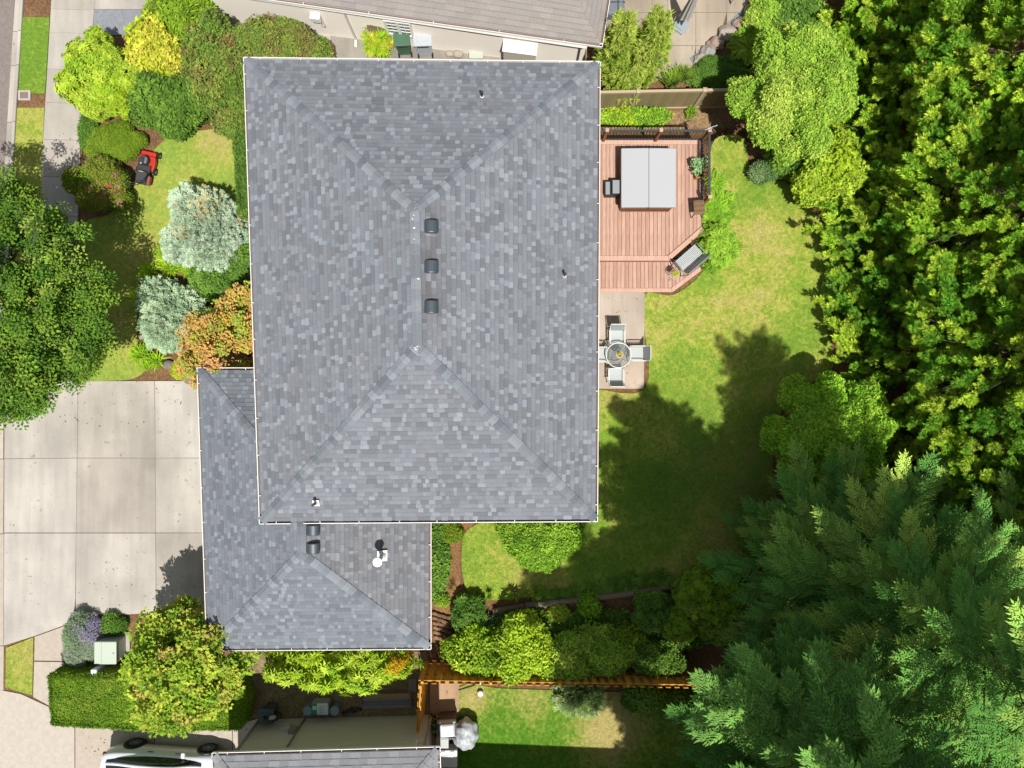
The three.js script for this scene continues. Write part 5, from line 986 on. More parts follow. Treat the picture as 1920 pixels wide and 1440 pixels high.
{
  const t = thing('plant_stand', 'round wire plant stand at the corner of the lower step', 'plant stand', { at: P(1259, 519, 0.3) });
  const iron = mat('#6a625a', { roughness: 0.5 });
  mesh('top_ring', [torus(0.16, 0.011, 0, 0.55, 0), torus(0.1, 0.006, 0, 0.55, 0), ...[0, 1, 2, 3, 4, 5].map((i) => rod(V(0, 0.55, 0), V(Math.cos(i * 1.047) * 0.16, 0.55, Math.sin(i * 1.047) * 0.16), 0.005))], mat('#d8d6d0', { roughness: 0.4 }), t);
  for (let i = 0; i < 3; i++) mesh('leg', tube([V(Math.cos(i * 2.09) * 0.14, 0.55, Math.sin(i * 2.09) * 0.14), V(Math.cos(i * 2.09) * 0.07, 0.28, Math.sin(i * 2.09) * 0.07), V(Math.cos(i * 2.09) * 0.17, 0, Math.sin(i * 2.09) * 0.17)], 0.008, 12, 5), iron, t);
  mesh('pot', lathe([[0, 0.55], [0.06, 0.55], [0.085, 0.66], [0.07, 0.66], [0.06, 0.6]]), MT.offwhite, t);
  const list = []; for (let i = 0; i < 5; i++) list.push({ p: V(R(-0.04, 0.04), 0.66, R(-0.04, 0.04)), q: aim(V(R(-0.4, 0.4), 1, R(-0.4, 0.4)), R(0, 6)), s: 0.55, c: pick(PL.yellow) });
  instances('leaves', LEAF.small, leafMat, list, t);
}
{
  const t = thing('side_table', 'brown woven table at the deck edge beside the railing end', 'table', { at: P(1304, 395, HD), turn: 0.08 });
  const wov = mat('#b08b62', { map: T.speckle });
  mesh('top', rbox(0.4, 0.06, 0.52, 0.02, 0, 0.5, 0), wov, t);
  for (let i = 0; i < 6; i++) mesh('weave_strip', box(0.38, 0.012, 0.07, 0, 0.535, -0.21 + i * 0.084), i % 2 ? wov : mat('#9c7a54', { map: T.speckle }), t);
  for (const [x, z] of [[-0.17, -0.23], [0.17, -0.23], [-0.17, 0.23], [0.17, 0.23]]) mesh('leg', rod(V(x * 1.1, 0, z * 1.1), V(x, 0.48, z), 0.018), MT.black, t);
}
{
  const t = thing('planter', 'wooden planter box with a pale variegated plant by the east railing', 'planter', { at: P(1309, 322, HD) });
  mesh('box', [box(0.3, 0.28, 0.03, 0, 0.14, -0.28), box(0.3, 0.28, 0.03, 0, 0.14, 0.28), box(0.03, 0.28, 0.53, -0.135, 0.14, 0), box(0.03, 0.28, 0.53, 0.135, 0.14, 0)], MT.tanWood, t);
  mesh('soil', box(0.24, 0.22, 0.53, 0, 0.11, 0), mat('#4c3b2c', { map: T.bark }), t);
  const list = []; for (let i = 0; i < 26; i++) list.push({ p: V(R(-0.25, 0.12), R(0.28, 0.55), R(-0.3, 0.12)), q: aim(V(R(-0.6, 0.6), 1, R(-0.6, 0.6)), R(0, 6)), s: R(0.5, 0.8), c: pick(PAL('#a8c890', '#8fb878', '#c6d8ac', '#7da860')) });
  instances('leaves', LEAF.round, leafMat, list, t);
  const lat = []; for (let i = 0; i < 9; i++) { lat.push(bar(V(0.17, 0.1, -0.55 + i * 0.16), V(0.17, 0.85, -0.75 + i * 0.16 + 0.35), 0.008, 0.025), bar(V(0.178, 0.1, -0.2 + i * 0.16 - 0.35), V(0.178, 0.85, -0.55 + i * 0.16 - 0.3), 0.008, 0.025)); }
  mesh('trellis', lat, mat('#8a5a48', { map: T.wood }), t);
}
// ---------- patio set ----------
{
  const c = P(1160, 666, 0.72), t = thing('patio_table', 'round glass patio table with white rim', 'table', { at: V(c.x, 0.06, c.z) });
  mesh('glass_top', cyl(0.45, 0.45, 0.008, 0, 0.655, 0, 40), new THREE.MeshPhysicalMaterial({ color: new THREE.Color(0.8, 0.85, 0.85), roughness: 0.1, transmission: 0.95, thickness: 0, ior: 1.45 }), t);
  mesh('rim', torus(0.455, 0.018, 0, 0.655, 0), MT.white, t);
  mesh('pedestal_ring', torus(0.26, 0.012, 0, 0.2, 0), MT.white, t);
  for (let i = 0; i < 4; i++) { const a = i * 1.571 + 0.6; mesh('leg', tube([V(Math.cos(a) * 0.42, 0.645, Math.sin(a) * 0.42), V(Math.cos(a) * 0.24, 0.3, Math.sin(a) * 0.24), V(Math.cos(a) * 0.36, 0, Math.sin(a) * 0.36)], 0.016, 14, 6), MT.white, t); }
  const f = thing('flower_pot', 'small pot of yellow flowers in the middle of the glass table', 'flower pot', { at: V(c.x + 0.03, 0.06 + 0.662, c.z - 0.02) });
  mesh('dish', lathe([[0, 0], [0.13, 0], [0.15, 0.025], [0.12, 0.02], [0, 0.015]]), mat('#c9b3a6'), f); mesh('pot', lathe([[0, 0.012], [0.05, 0.012], [0.07, 0.1], [0.055, 0.1], [0.045, 0.04]]), MT.terracotta, f);
  const fl = []; for (let i = 0; i < 9; i++) fl.push({ p: V(R(-0.05, 0.06), R(0.1, 0.16), R(-0.05, 0.06)), q: aim(V(R(-0.5, 0.5), 1, R(-0.5, 0.5)), R(0, 6)), s: R(0.7, 1.1), c: C(pick(['#e8e020', '#f0d828', '#5f8a20'])) });
  instances('flowers', LEAF.flower, leafMat, fl, f);
  const sling = mat('#c9cfcc', { roughness: 0.7 });
  const chair = (px, py, turn, label) => {
    const g = thing('patio_chair', label, 'chair', { at: V(P(px, py, 0.4).x, 0.06, P(px, py, 0.4).z), turn, group: 'white sling chairs round the glass table' });
    const seat = tube([V(0, 0.4, -0.24), V(0, 0.385, 0), V(0, 0.4, 0.2)], 0.008, 8, 4);
    mesh('seat', quads([0, 1, 2, 3].map((i) => { const z = (k) => -0.24 + k * 0.12, y = (k) => 0.4 - 0.02 * Math.sin(k / 4 * Math.PI); return [V(-0.24, y(i), z(i)), V(-0.24, y(i + 1), z(i + 1)), V(0.24, y(i + 1), z(i + 1)), V(0.24, y(i), z(i))]; })), sling, g);
    mesh('backrest', quads([0, 1, 2].map((i) => [V(-0.24, 0.42 + i * 0.15, -0.24 - i * 0.06), V(0.24, 0.42 + i * 0.15, -0.24 - i * 0.06), V(0.24, 0.57 + i * 0.15, -0.3 - i * 0.06), V(-0.24, 0.57 + i * 0.15, -0.3 - i * 0.06)])), mat('#aab0b2', { roughness: 0.7 }), g);
    for (const x of [-0.27, 0.27]) {
      mesh('side_frame', tube([V(x, 0, -0.3), V(x, 0.38, -0.24), V(x, 0.88, -0.43)], 0.016, 14, 6), MT.white, g);
      mesh('arm', tube([V(x, 0, 0.24), V(x, 0.5, 0.26), V(x, 0.6, 0.2), V(x, 0.61, -0.1), V(x, 0.6, -0.32)], 0.018, 20, 6), MT.white, g);
      mesh('seat_rail', rod(V(x, 0.39, -0.25), V(x, 0.39, 0.24), 0.014), MT.white, g);
    }
    mesh('top_bar', rod(V(-0.27, 0.88, -0.43), V(0.27, 0.88, -0.43), 0.016), MT.white, g);
    mesh('front_bar', rod(V(-0.27, 0.39, 0.24), V(0.27, 0.39, 0.24), 0.014), MT.white, g);
  };
  chair(1156, 632, 0, 'white sling chair above the glass table, facing down the picture'); chair(1193, 663, -Math.PI / 2, 'white sling chair on the lawn side of the glass table');
  chair(1154, 703, Math.PI, 'white sling chair below the glass table, near the patio end'); chair(1125, 665, Math.PI / 2, 'white sling chair half hidden under the house gutter');
}
// ---------- fences ----------
{
  const g = -0.8, t = thing('vinyl_fence', 'tan vinyl privacy fence behind the deck', 'fence'), tan = [mat('#a8966f', { roughness: 0.6 }), mat('#a3916b', { roughness: 0.6 }), mat('#ac9a74', { roughness: 0.6 })], pale = mat('#cdb995', { roughness: 0.6 });
  const zAt = (x) => -10.56 - (x - 2) * 0.02;
  const posts = [2.16, 4.58, 6.99, 9.4, 11.8];
  for (const x of posts) { mesh('post', box(0.125, 1.72, 0.125, x, g + 0.86, zAt(x)), pale, t); mesh('post_cap', new THREE.ConeGeometry(0.11, 0.08, 4).rotateY(Math.PI / 4).translate(x, g + 1.76, zAt(x)), pale, t); }
  for (let i = 0; i + 1 < posts.length; i++) {
    const a = posts[i] + 0.065, b = posts[i + 1] - 0.065;
    for (const y of [0.09, 1.62]) mesh('rail', bar(V(a, g + y, zAt(a)), V(b, g + y, zAt(b)), 0.09, 0.12), pale, t);
    const n = 15; for (let k = 0; k < n; k++) { const x = lerp(a, b, (k + 0.5) / n); mesh('board', box((b - a) / n - 0.004, 1.42, 0.028, x, g + 0.855, zAt(x)), tan[(k * 5 + i) % 3], t); }
  }
}
{
  const t = thing('wooden_fence', 'orange stained board fence behind the south border', 'fence'), top = 1.78, a = P(789, 1279, top), b = P(1336, 1288, top), L = b.x - a.x, zf = (x) => lerp(a.z, b.z, (x - a.x) / L);
  seed(61);
  let k = 0;
  for (let x = a.x; x < b.x; x += 0.152) { const s = k++ % 2 ? 1 : -1; mesh('plank', box(0.17, top - 0.06 + R(-0.015, 0.015), 0.02, x, top / 2 + 0.02, zf(x) + s * 0.055), pick(MT.orangeWood), t); }
  for (const y of [0.3, 1.0, 1.62]) mesh('rail', bar(V(a.x, y, a.z), V(b.x, y, b.z), 0.04, 0.085), MT.orangeWood[1], t);
  for (let x = a.x + 0.05; x <= b.x + 0.1; x += 2.4) mesh('post', box(0.09, top + 0.06, 0.09, Math.min(x, b.x), top / 2 + 0.02, zf(x)), MT.orangeWood[0], t);
  const u = thing('wooden_fence', 'short orange board fence running down to the southern house wall', 'fence'), c = P(788, 1288, top), d = P(783, 1372, top);
  k = 0;
  for (let z = c.z; z < d.z; z += 0.152) { const s = k++ % 2 ? 1 : -1; mesh('plank', box(0.02, top - 0.06 + R(-0.02, 0.02), 0.17, lerp(c.x, d.x, (z - c.z) / (d.z - c.z)) + s * 0.055, top / 2 + 0.02, z), pick(MT.orangeWood), u); }
  for (const y of [0.3, 1.0, 1.62]) mesh('rail', bar(c.clone().setY(y), d.clone().setY(y), 0.04, 0.085), MT.orangeWood[2], u);
  mesh('post', box(0.1, top + 0.08, 0.1, c.x, top / 2, c.z), MT.orangeWood[0], u); mesh('post', box(0.1, top + 0.04, 0.1, d.x, top / 2, d.z), MT.orangeWood[1], u);
}
{
  // timber edging and log steps
  const t = thing('timber_edging', 'weathered grey log edging along the raised south bed', 'edging'), pts = [[925, 1147], [985, 1136], [1050, 1128], [1120, 1121], [1190, 1112], [1266, 1100]].map((q) => P(q[0], q[1], 0.2));
  for (let i = 0; i + 1 < pts.length; i++) mesh('log', rod(pts[i], pts[i + 1].clone().addScaledVector(pts[i + 1].clone().sub(pts[i]).normalize(), -0.03), 0.12, 0.11, 9), i % 2 ? mat('#a08f80', { map: T.wood }) : mat('#958472', { map: T.wood }), t);
  const s = thing('log_steps', 'curved brown log rounds stacked beside the garage corner', 'log steps');
  seed(71);
  const logMats = ['#a07a5c', '#8c6a50', '#b08a68'].map((c) => mat(c, { k: 1.2, map: T.bark }));
  for (let r = 0; r < 6; r++) for (let c = 0; c < 4; c++) { const p = P(815 + c * 9 + r * 0.8, 1149 + r * 9 + c * 3.2 + R(-1, 1), 0.06); mesh('log', rbox(R(0.2, 0.24), 0.14 + r * 0.012, 0.14, 0.05, p.x, 0.09, p.z, R(-0.2, 0.2) - 0.3), pick(logMats), s); }
}
// ---------- things in the south side yard ----------
{
  const bin = (name, label, px, py, h, w, d, hex, turn = 0, wheels = true) => {
    const t = thing(name, label, 'bin', { at: P(px, py, 0.035), turn }), m = mat(hex, { roughness: 0.55 }), g = rbox(w, h - 0.08, d, 0.04, 0, (h - 0.08) / 2 + 0.03, 0), p = g.attributes.position;
    for (let i = 0; i < p.count; i++) { const k = 0.8 + 0.2 * p.getY(i) / h; p.setX(i, p.getX(i) * k); p.setZ(i, p.getZ(i) * k); }
    mesh('body', g, m, t); mesh('lid', [rbox(w + 0.05, 0.05, d + 0.05, 0.02, 0, h - 0.03, 0), rbox(w * 0.7, 0.03, d * 0.6, 0.012, 0, h + 0.005, 0.02)], m, t); mesh('handle', bar(V(-w * 0.35, h - 0.06, -d / 2 - 0.05), V(w * 0.35, h - 0.06, -d / 2 - 0.05), 0.03, 0.03), MT.black, t);
    if (wheels) for (const x of [-1, 1]) mesh('wheel', cyl(0.1, 0.1, 0.05, x * w * 0.42, 0.1, -d / 2 + 0.04, 14, 0, 0, Math.PI / 2), MT.rubber, t);
    return t;
  };
  bin('waste_bin', 'dark green lidded bin against the southern house', 512, 1326, 0.75, 0.5, 0.48, '#4a5c5c', 0, false);
  bin('waste_bin', 'dark green wheeled bin beside the north neighbour wall', 760, 92, 0.95, 0.55, 0.6, '#557a5e', Math.PI + 0.06);
  bin('waste_bin', 'pale grey wheeled bin next to the green one', 798, 93, 1.0, 0.62, 0.62, '#cdd2d8', Math.PI + 0.04);
  const gw = bin('waste_bin', 'open brown bin overflowing with grass clippings', 716, 96, 0.95, 0.6, 0.6, '#7a5f58', 0);
  gw.children.find((c) => c.name === 'lid').position.set(0, 0.02, -0.55); gw.children.find((c) => c.name === 'lid').rotation.x = 1.0; gw.children.find((c) => c.name === 'lid').position.set(0, 0.75, -1.2);
  const list = []; for (let i = 0; i < 60; i++) list.push({ p: V(R(-0.42, 0.42), R(0.62, 0.98), R(-0.35, 0.4)), q: aim(V(R(-1, 1), 0.8, R(-1, 1)), R(0, 6)), s: R(0.5, 0.9), c: pick(PL.daylily.concat(PL.yellow)) });
  instances('clippings', LEAF.strap, leafMat, list, gw);
  let t = thing('garden_hose', 'black coiled hose hanging on the southern house wall', 'hose', { at: P(512, 1343, 0.75) });
  t.position.y = 0.8; t.position.z += 0.02;
  mesh('coil', [0, 1, 2].map((i) => torus(0.3 - i * 0.03, 0.022, R(-0.02, 0.02), R(-0.02, 0.02), -0.06 + i * 0.03, 0.12)), MT.black, t); mesh('holder', rbox(0.22, 0.16, 0.12, 0.03, 0, 0.02, 0), MT.offwhite, t);
  t = thing('soil_bag', 'white and green fertiliser bag standing in a frame', 'bag', { at: P(606, 1318, 0.035) });
  const bagT = (() => { const cv = document.createElement('canvas'); cv.width = 256; cv.height = 192; const x = cv.getContext('2d'); x.fillStyle = '#dfe4e6'; x.fillRect(0, 0, 256, 192); x.fillStyle = '#2f8c72'; x.fillRect(0, 0, 92, 192); x.fillStyle = '#cfe0da'; x.fillRect(22, 40, 60, 60); x.fillStyle = '#7d8890'; for (let i = 0; i < 7; i++) x.fillRect(120, 40 + i * 18, 100 - (i % 3) * 18, 6); const q = new THREE.CanvasTexture(cv); q.colorSpace = THREE.SRGBColorSpace; return q; })();
  const bagGeo = new THREE.PlaneGeometry(0.62, 0.42, 8, 6).rotateX(-Math.PI / 2), bp = bagGeo.attributes.position;
  for (let i = 0; i < bp.count; i++) bp.setY(i, 0.06 * (1 - (bp.getX(i) / 0.31) ** 2) * (1 - (bp.getZ(i) / 0.21) ** 2));
  bagGeo.computeVertexNormals();
  mesh('bag', rbox(0.64, 0.5, 0.44, 0.06, 0, 0.25, 0), mat('#bfc8c8'), t);
  const face = new THREE.Mesh(bagGeo.translate(0, 0.502, 0), new THREE.MeshStandardMaterial({ map: bagT, roughness: 0.6, color: new THREE.Color(0.75, 0.75, 0.75) })); face.name = 'print'; face.castShadow = face.receiveShadow = true; t.add(face);
  mesh('carry_frame', [rod(V(-0.3, 0.5, -0.25), V(0.33, 0.5, -0.27), 0.012), rod(V(0.33, 0.5, -0.27), V(0.34, 0.1, 0.2), 0.012)], MT.tanWood, t);
  for (const [px, l] of [[583, 'blue grey drum at the left of the fertiliser bag'], [633, 'blue grey drum at the right of the fertiliser bag']]) { const b = thing('drum', l, 'drum', { at: P(px, 1322, 0.035) }); mesh('body', lathe([[0, 0], [0.15, 0], [0.16, 0.04], [0.16, 0.42], [0.14, 0.45], [0, 0.45]]), mat('#7f94a6', { roughness: 0.5 }), b); mesh('lid', [cyl(0.165, 0.165, 0.03, 0, 0.465, 0, 20), torus(0.16, 0.012, 0, 0.475, 0)], mat('#93a7b8', { roughness: 0.5 }), b); }
  t = thing('driftwood', 'gnarled brown driftwood pieces beside the lumber stack', 'driftwood', { at: P(656, 1330, 0.035) });
  for (let i = 0; i < 4; i++) mesh('branch', tube([V(-0.25 + i * 0.14, 0.05, R(-0.1, 0.1)), V(-0.15 + i * 0.14, 0.16, R(-0.1, 0.1)), V(-0.05 + i * 0.12, 0.08, R(-0.1, 0.1)), V(0.1 + i * 0.12, 0.06 + R(0, 0.1), R(-0.12, 0.12))], 0.045, 14, 6), MT.bark, t);
  t = thing('lumber_stack', 'stack of grey planks with one tan board on top', 'lumber', { at: P(728, 1310, 0.035), turn: 0.02 });
  for (let l = 0; l < 4; l++) for (let k = 0; k < 4; k++) mesh('plank', box(1.75 + R(-0.06, 0.06), 0.04, 0.13, R(-0.04, 0.04), 0.03 + l * 0.045, -0.2 + k * 0.138), MT.grayWood[(l + k) % 2], t);
  mesh('tan_plank', box(1.7, 0.04, 0.15, 0, 0.21, -0.2), MT.tanWood, t);
  t = thing('stepping_slab', 'leaning concrete slab at the end of the wooden fence', 'slab', { at: P(774, 1284, 0.03) });
  mesh('slab', rbox(0.3, 0.06, 0.5, 0.015, 0, 0.05, 0), mat('#a59f94', { map: T.concrete }), t);
}
// ---------- barbecue corner ----------
{
  let t = thing('barbecue', 'stainless barbecue with its lid and side shelves by the fence', 'barbecue', { at: P(842, 1345, 0.035), turn: 0.05 });
  mesh('cart', [box(0.62, 0.7, 0.5, 0, 0.4, 0)], mat('#5a4a48', { roughness: 0.5 }), t);
  mesh('firebox', rbox(0.68, 0.2, 0.56, 0.03, 0, 0.85, 0), mat('#b9b6b4', { roughness: 0.35 }), t);
  mesh('lid', rbox(0.5, 0.16, 0.46, 0.06, 0.02, 1.0, 0.0), mat('#eeeeec', { k: 1.1, roughness: 0.3 }), t);
  mesh('lid_panel', rbox(0.34, 0.03, 0.38, 0.01, 0.02, 1.085, 0), MT.white, t);
  for (const x of [-0.29, 0.31]) mesh('lid_trim', box(0.05, 0.05, 0.44, x, 0.97, 0), mat('#6a5a5c'), t);
  mesh('handle', rod(V(-0.22, 1.02, 0.3), V(0.24, 1.02, 0.3), 0.016), MT.steel, t);
  for (const [x, z] of [[-0.27, -0.2], [0.27, -0.2], [-0.27, 0.2], [0.27, 0.2]]) mesh('leg', box(0.05, 0.1, 0.05, x, 0.05, z), MT.black, t);
  t = thing('utility_cart', 'small grey shelf table below the barbecue', 'table', { at: P(833, 1374, 0.035) });
  mesh('top', rbox(0.46, 0.03, 0.4, 0.012, 0, 0.75, 0), mat('#a8aaa4', { roughness: 0.4 }), t); for (const [x, z] of [[-0.2, -0.17], [0.2, -0.17], [-0.2, 0.17], [0.2, 0.17]]) mesh('leg', rod(V(x, 0, z), V(x, 0.74, z), 0.02), MT.white, t);
  // grey tarpaulin over something round
  t = thing('covered_grill', 'round grill wrapped in a crumpled silver grey cover', 'grill', { at: P(875, 1366, 0.03) });
  const g = new THREE.SphereGeometry(0.46, 48, 30), p = g.attributes.position;
  for (let i = 0; i < p.count; i++) { const v = V(p.getX(i), p.getY(i), p.getZ(i)), d = v.clone().normalize(), a = Math.atan2(d.z, d.x), f = 1 + 0.09 * Math.sin(a * 7 + d.y * 4) * (1 - Math.abs(d.y)) + 0.2 * (noise3(d.x * 3.2 + 5, d.y * 3.2, d.z * 3.2) - 0.5) + 0.1 * (noise3(d.x * 8, d.y * 8 + 4, d.z * 8) - 0.5); v.multiplyScalar(f); v.y = v.y * 0.95 + 0.42; if (v.y < 0.02) v.y = 0.02; v.z *= 1.2; p.setXYZ(i, v.x, v.y, v.z); }
  g.computeVertexNormals();
  mesh('cover', g, mat('#c9cdd2', { roughness: 0.45 }), t); mesh('drawstring', tube([V(-0.45, 0.1, 0), V(0, 0.1, 0.55), V(0.45, 0.1, 0), V(0, 0.1, -0.55)], 0.012, 40, 5, true), MT.charcoal, t);
  t = thing('storage_chest', 'white plastic chest beside the corner of the southern roof', 'chest', { at: P(842, 1408, 0.03) });
  mesh('body', rbox(0.66, 0.5, 0.6, 0.04, 0, 0.27, 0), MT.offwhite, t); mesh('lid', [rbox(0.7, 0.07, 0.64, 0.03, 0, 0.55, 0), rbox(0.42, 0.03, 0.36, 0.012, 0, 0.59, 0.04)], MT.white, t); for (const x of [-0.17, 0.17]) mesh('hinge', box(0.16, 0.04, 0.06, x, 0.57, -0.3), mat('#8b9196'), t);
  t = thing('mat', 'dark grey mat on the ground between chest and barbecue', 'mat', { at: P(840, 1392, 0.03) }); mesh('sheet', rbox(0.75, 0.02, 0.45, 0.01, 0, 0.015, 0), MT.charcoal, t);
  t = thing('flower_pot', 'pots of yellow and white flowers beside the barbecue', 'flower pot', { at: P(817, 1343, 0.035) });
  mesh('pot', lathe([[0, 0], [0.12, 0], [0.17, 0.26], [0.14, 0.26], [0.12, 0.1]]), MT.terracotta, t); mesh('pot', lathe([[0, 0], [0.1, 0], [0.14, 0.22], [0.11, 0.22], [0.1, 0.08]], 0.05, 0, 0.32), mat('#d0902a'), t);
  const l = []; for (let i = 0; i < 40; i++) l.push({ p: V(R(-0.2, 0.22), R(0.26, 0.5), R(-0.28, 0.5)), q: aim(V(R(-0.7, 0.7), 1, R(-0.7, 0.7)), R(0, 6)), s: R(0.8, 1.7), c: C(pick(['#e8b020', '#f0c83a', '#f0f0e4', '#5f8a3a', '#4a7a30'])) });
  instances('flowers', LEAF.flower, leafMat, l, t); instances('leaves', LEAF.small, leafMat, [0, 1, 2, 3, 4, 5].map(() => ({ p: V(R(-0.1, 0.12), R(0.25, 0.35), R(-0.1, 0.4)), q: qY(R(0, 6)), s: 0.7, c: pick(PL.shade) })), t);
  t = thing('wood_offcuts', 'tan wooden offcuts leaning by the corner of the southern house', 'lumber', { at: P(815, 1384, 0.03) });
  mesh('plank', box(0.14, 0.04, 0.6, 0, 0.2, 0, 0.3, 0.3), MT.tanWood, t); mesh('plank', box(0.12, 0.04, 0.5, 0.1, 0.15, 0.1, -0.4, 0.25), MT.orangeWood[2], t); mesh('plank', box(0.1, 0.05, 0.4, -0.03, 0.05, 0.05, 0.1), MT.tanWood, t);
  for (const [x, y, lb] of [[901, 1298, 'white dome garden light on the lawn near the fence end'], [1117, 1297, 'white dome garden light beside the pale feathery shrub']]) { const q = thing('garden_light', lb, 'garden light', { at: P(x, y, 0.03) }); mesh('dome', new THREE.SphereGeometry(0.115, 20, 10, 0, 6.283, 0, 1.571).scale(1, 0.6, 1).translate(0, 0.12, 0), MT.white, q); mesh('stake', cyl(0.03, 0.04, 0.13, 0, 0.06, 0), MT.charcoal, q); }
  t = thing('garden_tool', 'thin black handled tool lying on the lawn by the fence', 'tool', { at: P(880, 1286, 0.04) });
  mesh('handle', rod(V(-0.4, 0.03, 0.16), V(0.35, 0.03, -0.08), 0.016), MT.black, t); mesh('blade', rbox(0.12, 0.03, 0.1, 0.01, 0.38, 0.025, -0.1), MT.offwhite, t);
}
// ---------- utility cabinets ----------
{
  const c0 = P(176, 1203, 0.78), c1 = P(218, 1246, 0.78), w = c1.x - c0.x, d = c1.z - c0.z;
  let t = thing('utility_cabinet', 'pale green metal utility cabinet beside the lavender', 'cabinet', { at: V((c0.x + c1.x) / 2, 0, (c0.z + c1.z) / 2) });
  const m = mat('#bcc9b4', { roughness: 0.5 });
  mesh('pad', box(w + 0.2, 0.1, d + 0.2, 0.02, 0.05, 0), CONC[1], t); mesh('body', rbox(w - 0.04, 0.62, d - 0.04, 0.05, 0, 0.41, 0), m, t); mesh('lid', rbox(w, 0.09, d, 0.04, 0, 0.745, 0), mat('#cdd8c6', { roughness: 0.5 }), t); mesh('lid_seam', box(0.012, 0.006, d - 0.04, -w * 0.16, 0.791, 0), mat('#9aa892'), t);
  mesh('lock', cyl(0.025, 0.025, 0.02, w * 0.38, 0.795, 0, 10), MT.steel, t);
  t = thing('utility_pedestal', 'white square cable pedestal between cabinet and hedge', 'pedestal', { at: P(206, 1240, 0) });
  mesh('post', rbox(0.2, 1.0, 0.22, 0.03, 0, 0.5, 0), mat('#dfe4ea', { roughness: 0.5 }), t); mesh('cap', rbox(0.22, 0.12, 0.24, 0.05, 0, 1.0, 0), MT.white, t);
  t = thing('utility_pedestal', 'grey round cable pedestal under the yellow green tree', 'pedestal', { at: P(228, 1252, 0) });
  mesh('post', cyl(0.1, 0.11, 0.6, 0, 0.3, 0, 18), mat('#9aa9b4', { roughness: 0.5 }), t); mesh('cap', new THREE.SphereGeometry(0.1, 16, 8, 0, 6.283, 0, 1.571).scale(1, 0.5, 1).translate(0, 0.6, 0), mat('#a9b8c2', { roughness: 0.5 }), t);
}
// ---------- mower ----------
{
  const t = thing('lawn_mower', 'red and black push mower parked on the front lawn', 'mower', { at: P(281, 308, 0.04), turn: -0.22 });
  const red = mat('#d3382a', { roughness: 0.35 }), dark = mat('#3a3a3e', { roughness: 0.6 });
  const s = new THREE.Shape(); s.moveTo(-0.26, -0.22); s.lineTo(0.26, -0.22); s.quadraticCurveTo(0.34, 0, 0.26, 0.3); s.lineTo(-0.22, 0.3); s.quadraticCurveTo(-0.33, 0, -0.26, -0.22);
  mesh('deck', new THREE.ExtrudeGeometry(s, { depth: 0.1, bevelEnabled: true, bevelSize: 0.03, bevelThickness: 0.03, bevelSegments: 2 }).rotateX(Math.PI / 2).translate(0, 0.24, 0), red, t);
  mesh('front_bar', rbox(0.56, 0.1, 0.16, 0.04, 0, 0.2, -0.34), red, t);
  mesh('engine', [cyl(0.16, 0.18, 0.16, -0.02, 0.36, -0.04, 20), rbox(0.2, 0.12, 0.2, 0.03, -0.1, 0.42, 0.02)], dark, t); mesh('muffler', rbox(0.1, 0.08, 0.24, 0.03, 0.08, 0.46, -0.02), MT.steel, t); mesh('fuel_cap', cyl(0.03, 0.03, 0.03, -0.05, 0.5, 0.12, 12), mat('#d8c89a'), t);
  for (const [x, z, r] of [[-0.33, -0.36, 0.1], [0.35, -0.36, 0.11], [-0.31, 0.28, 0.12], [0.33, 0.28, 0.12]]) { const w = mesh('wheel', cyl(r, r, 0.06, x, r, z, 18, 0, 0, Math.PI / 2), MT.rubber, t); mesh('hub', cyl(r * 0.55, r * 0.55, 0.066, x, r, z, 14, 0, 0, Math.PI / 2), mat('#8c8c8c'), w); }
  mesh('shroud', rbox(0.5, 0.08, 0.26, 0.03, 0, 0.33, 0.26), dark, t);
  mesh('grass_bag', rbox(0.4, 0.34, 0.5, 0.08, 0.03, 0.32, 0.6, 0, 0.12), mat('#46474c', { roughness: 0.9 }), t); mesh('bag_frame', [rbox(0.12, 0.2, 0.34, 0.05, 0.25, 0.25, 0.66)], mat('#a85a52'), t); mesh('bag_label', box(0.17, 0.006, 0.04, 0.02, 0.505, 0.42, 0, 0.12), mat('#c9b878'), t);
  mesh('handle', tube([V(-0.27, 0.2, 0.2), V(-0.26, 0.55, 0.6), V(-0.25, 0.9, 0.98), V(-0.2, 0.95, 1.02), V(0.2, 0.95, 1.02), V(0.25, 0.9, 0.98), V(0.26, 0.55, 0.6), V(0.27, 0.2, 0.2)], 0.015, 60, 6), MT.black, t);
  mesh('bail', tube([V(-0.22, 0.9, 0.9), V(-0.15, 0.98, 0.96), V(0.15, 0.98, 0.96), V(0.22, 0.9, 0.9)], 0.008, 20, 5), MT.charcoal, t);
}
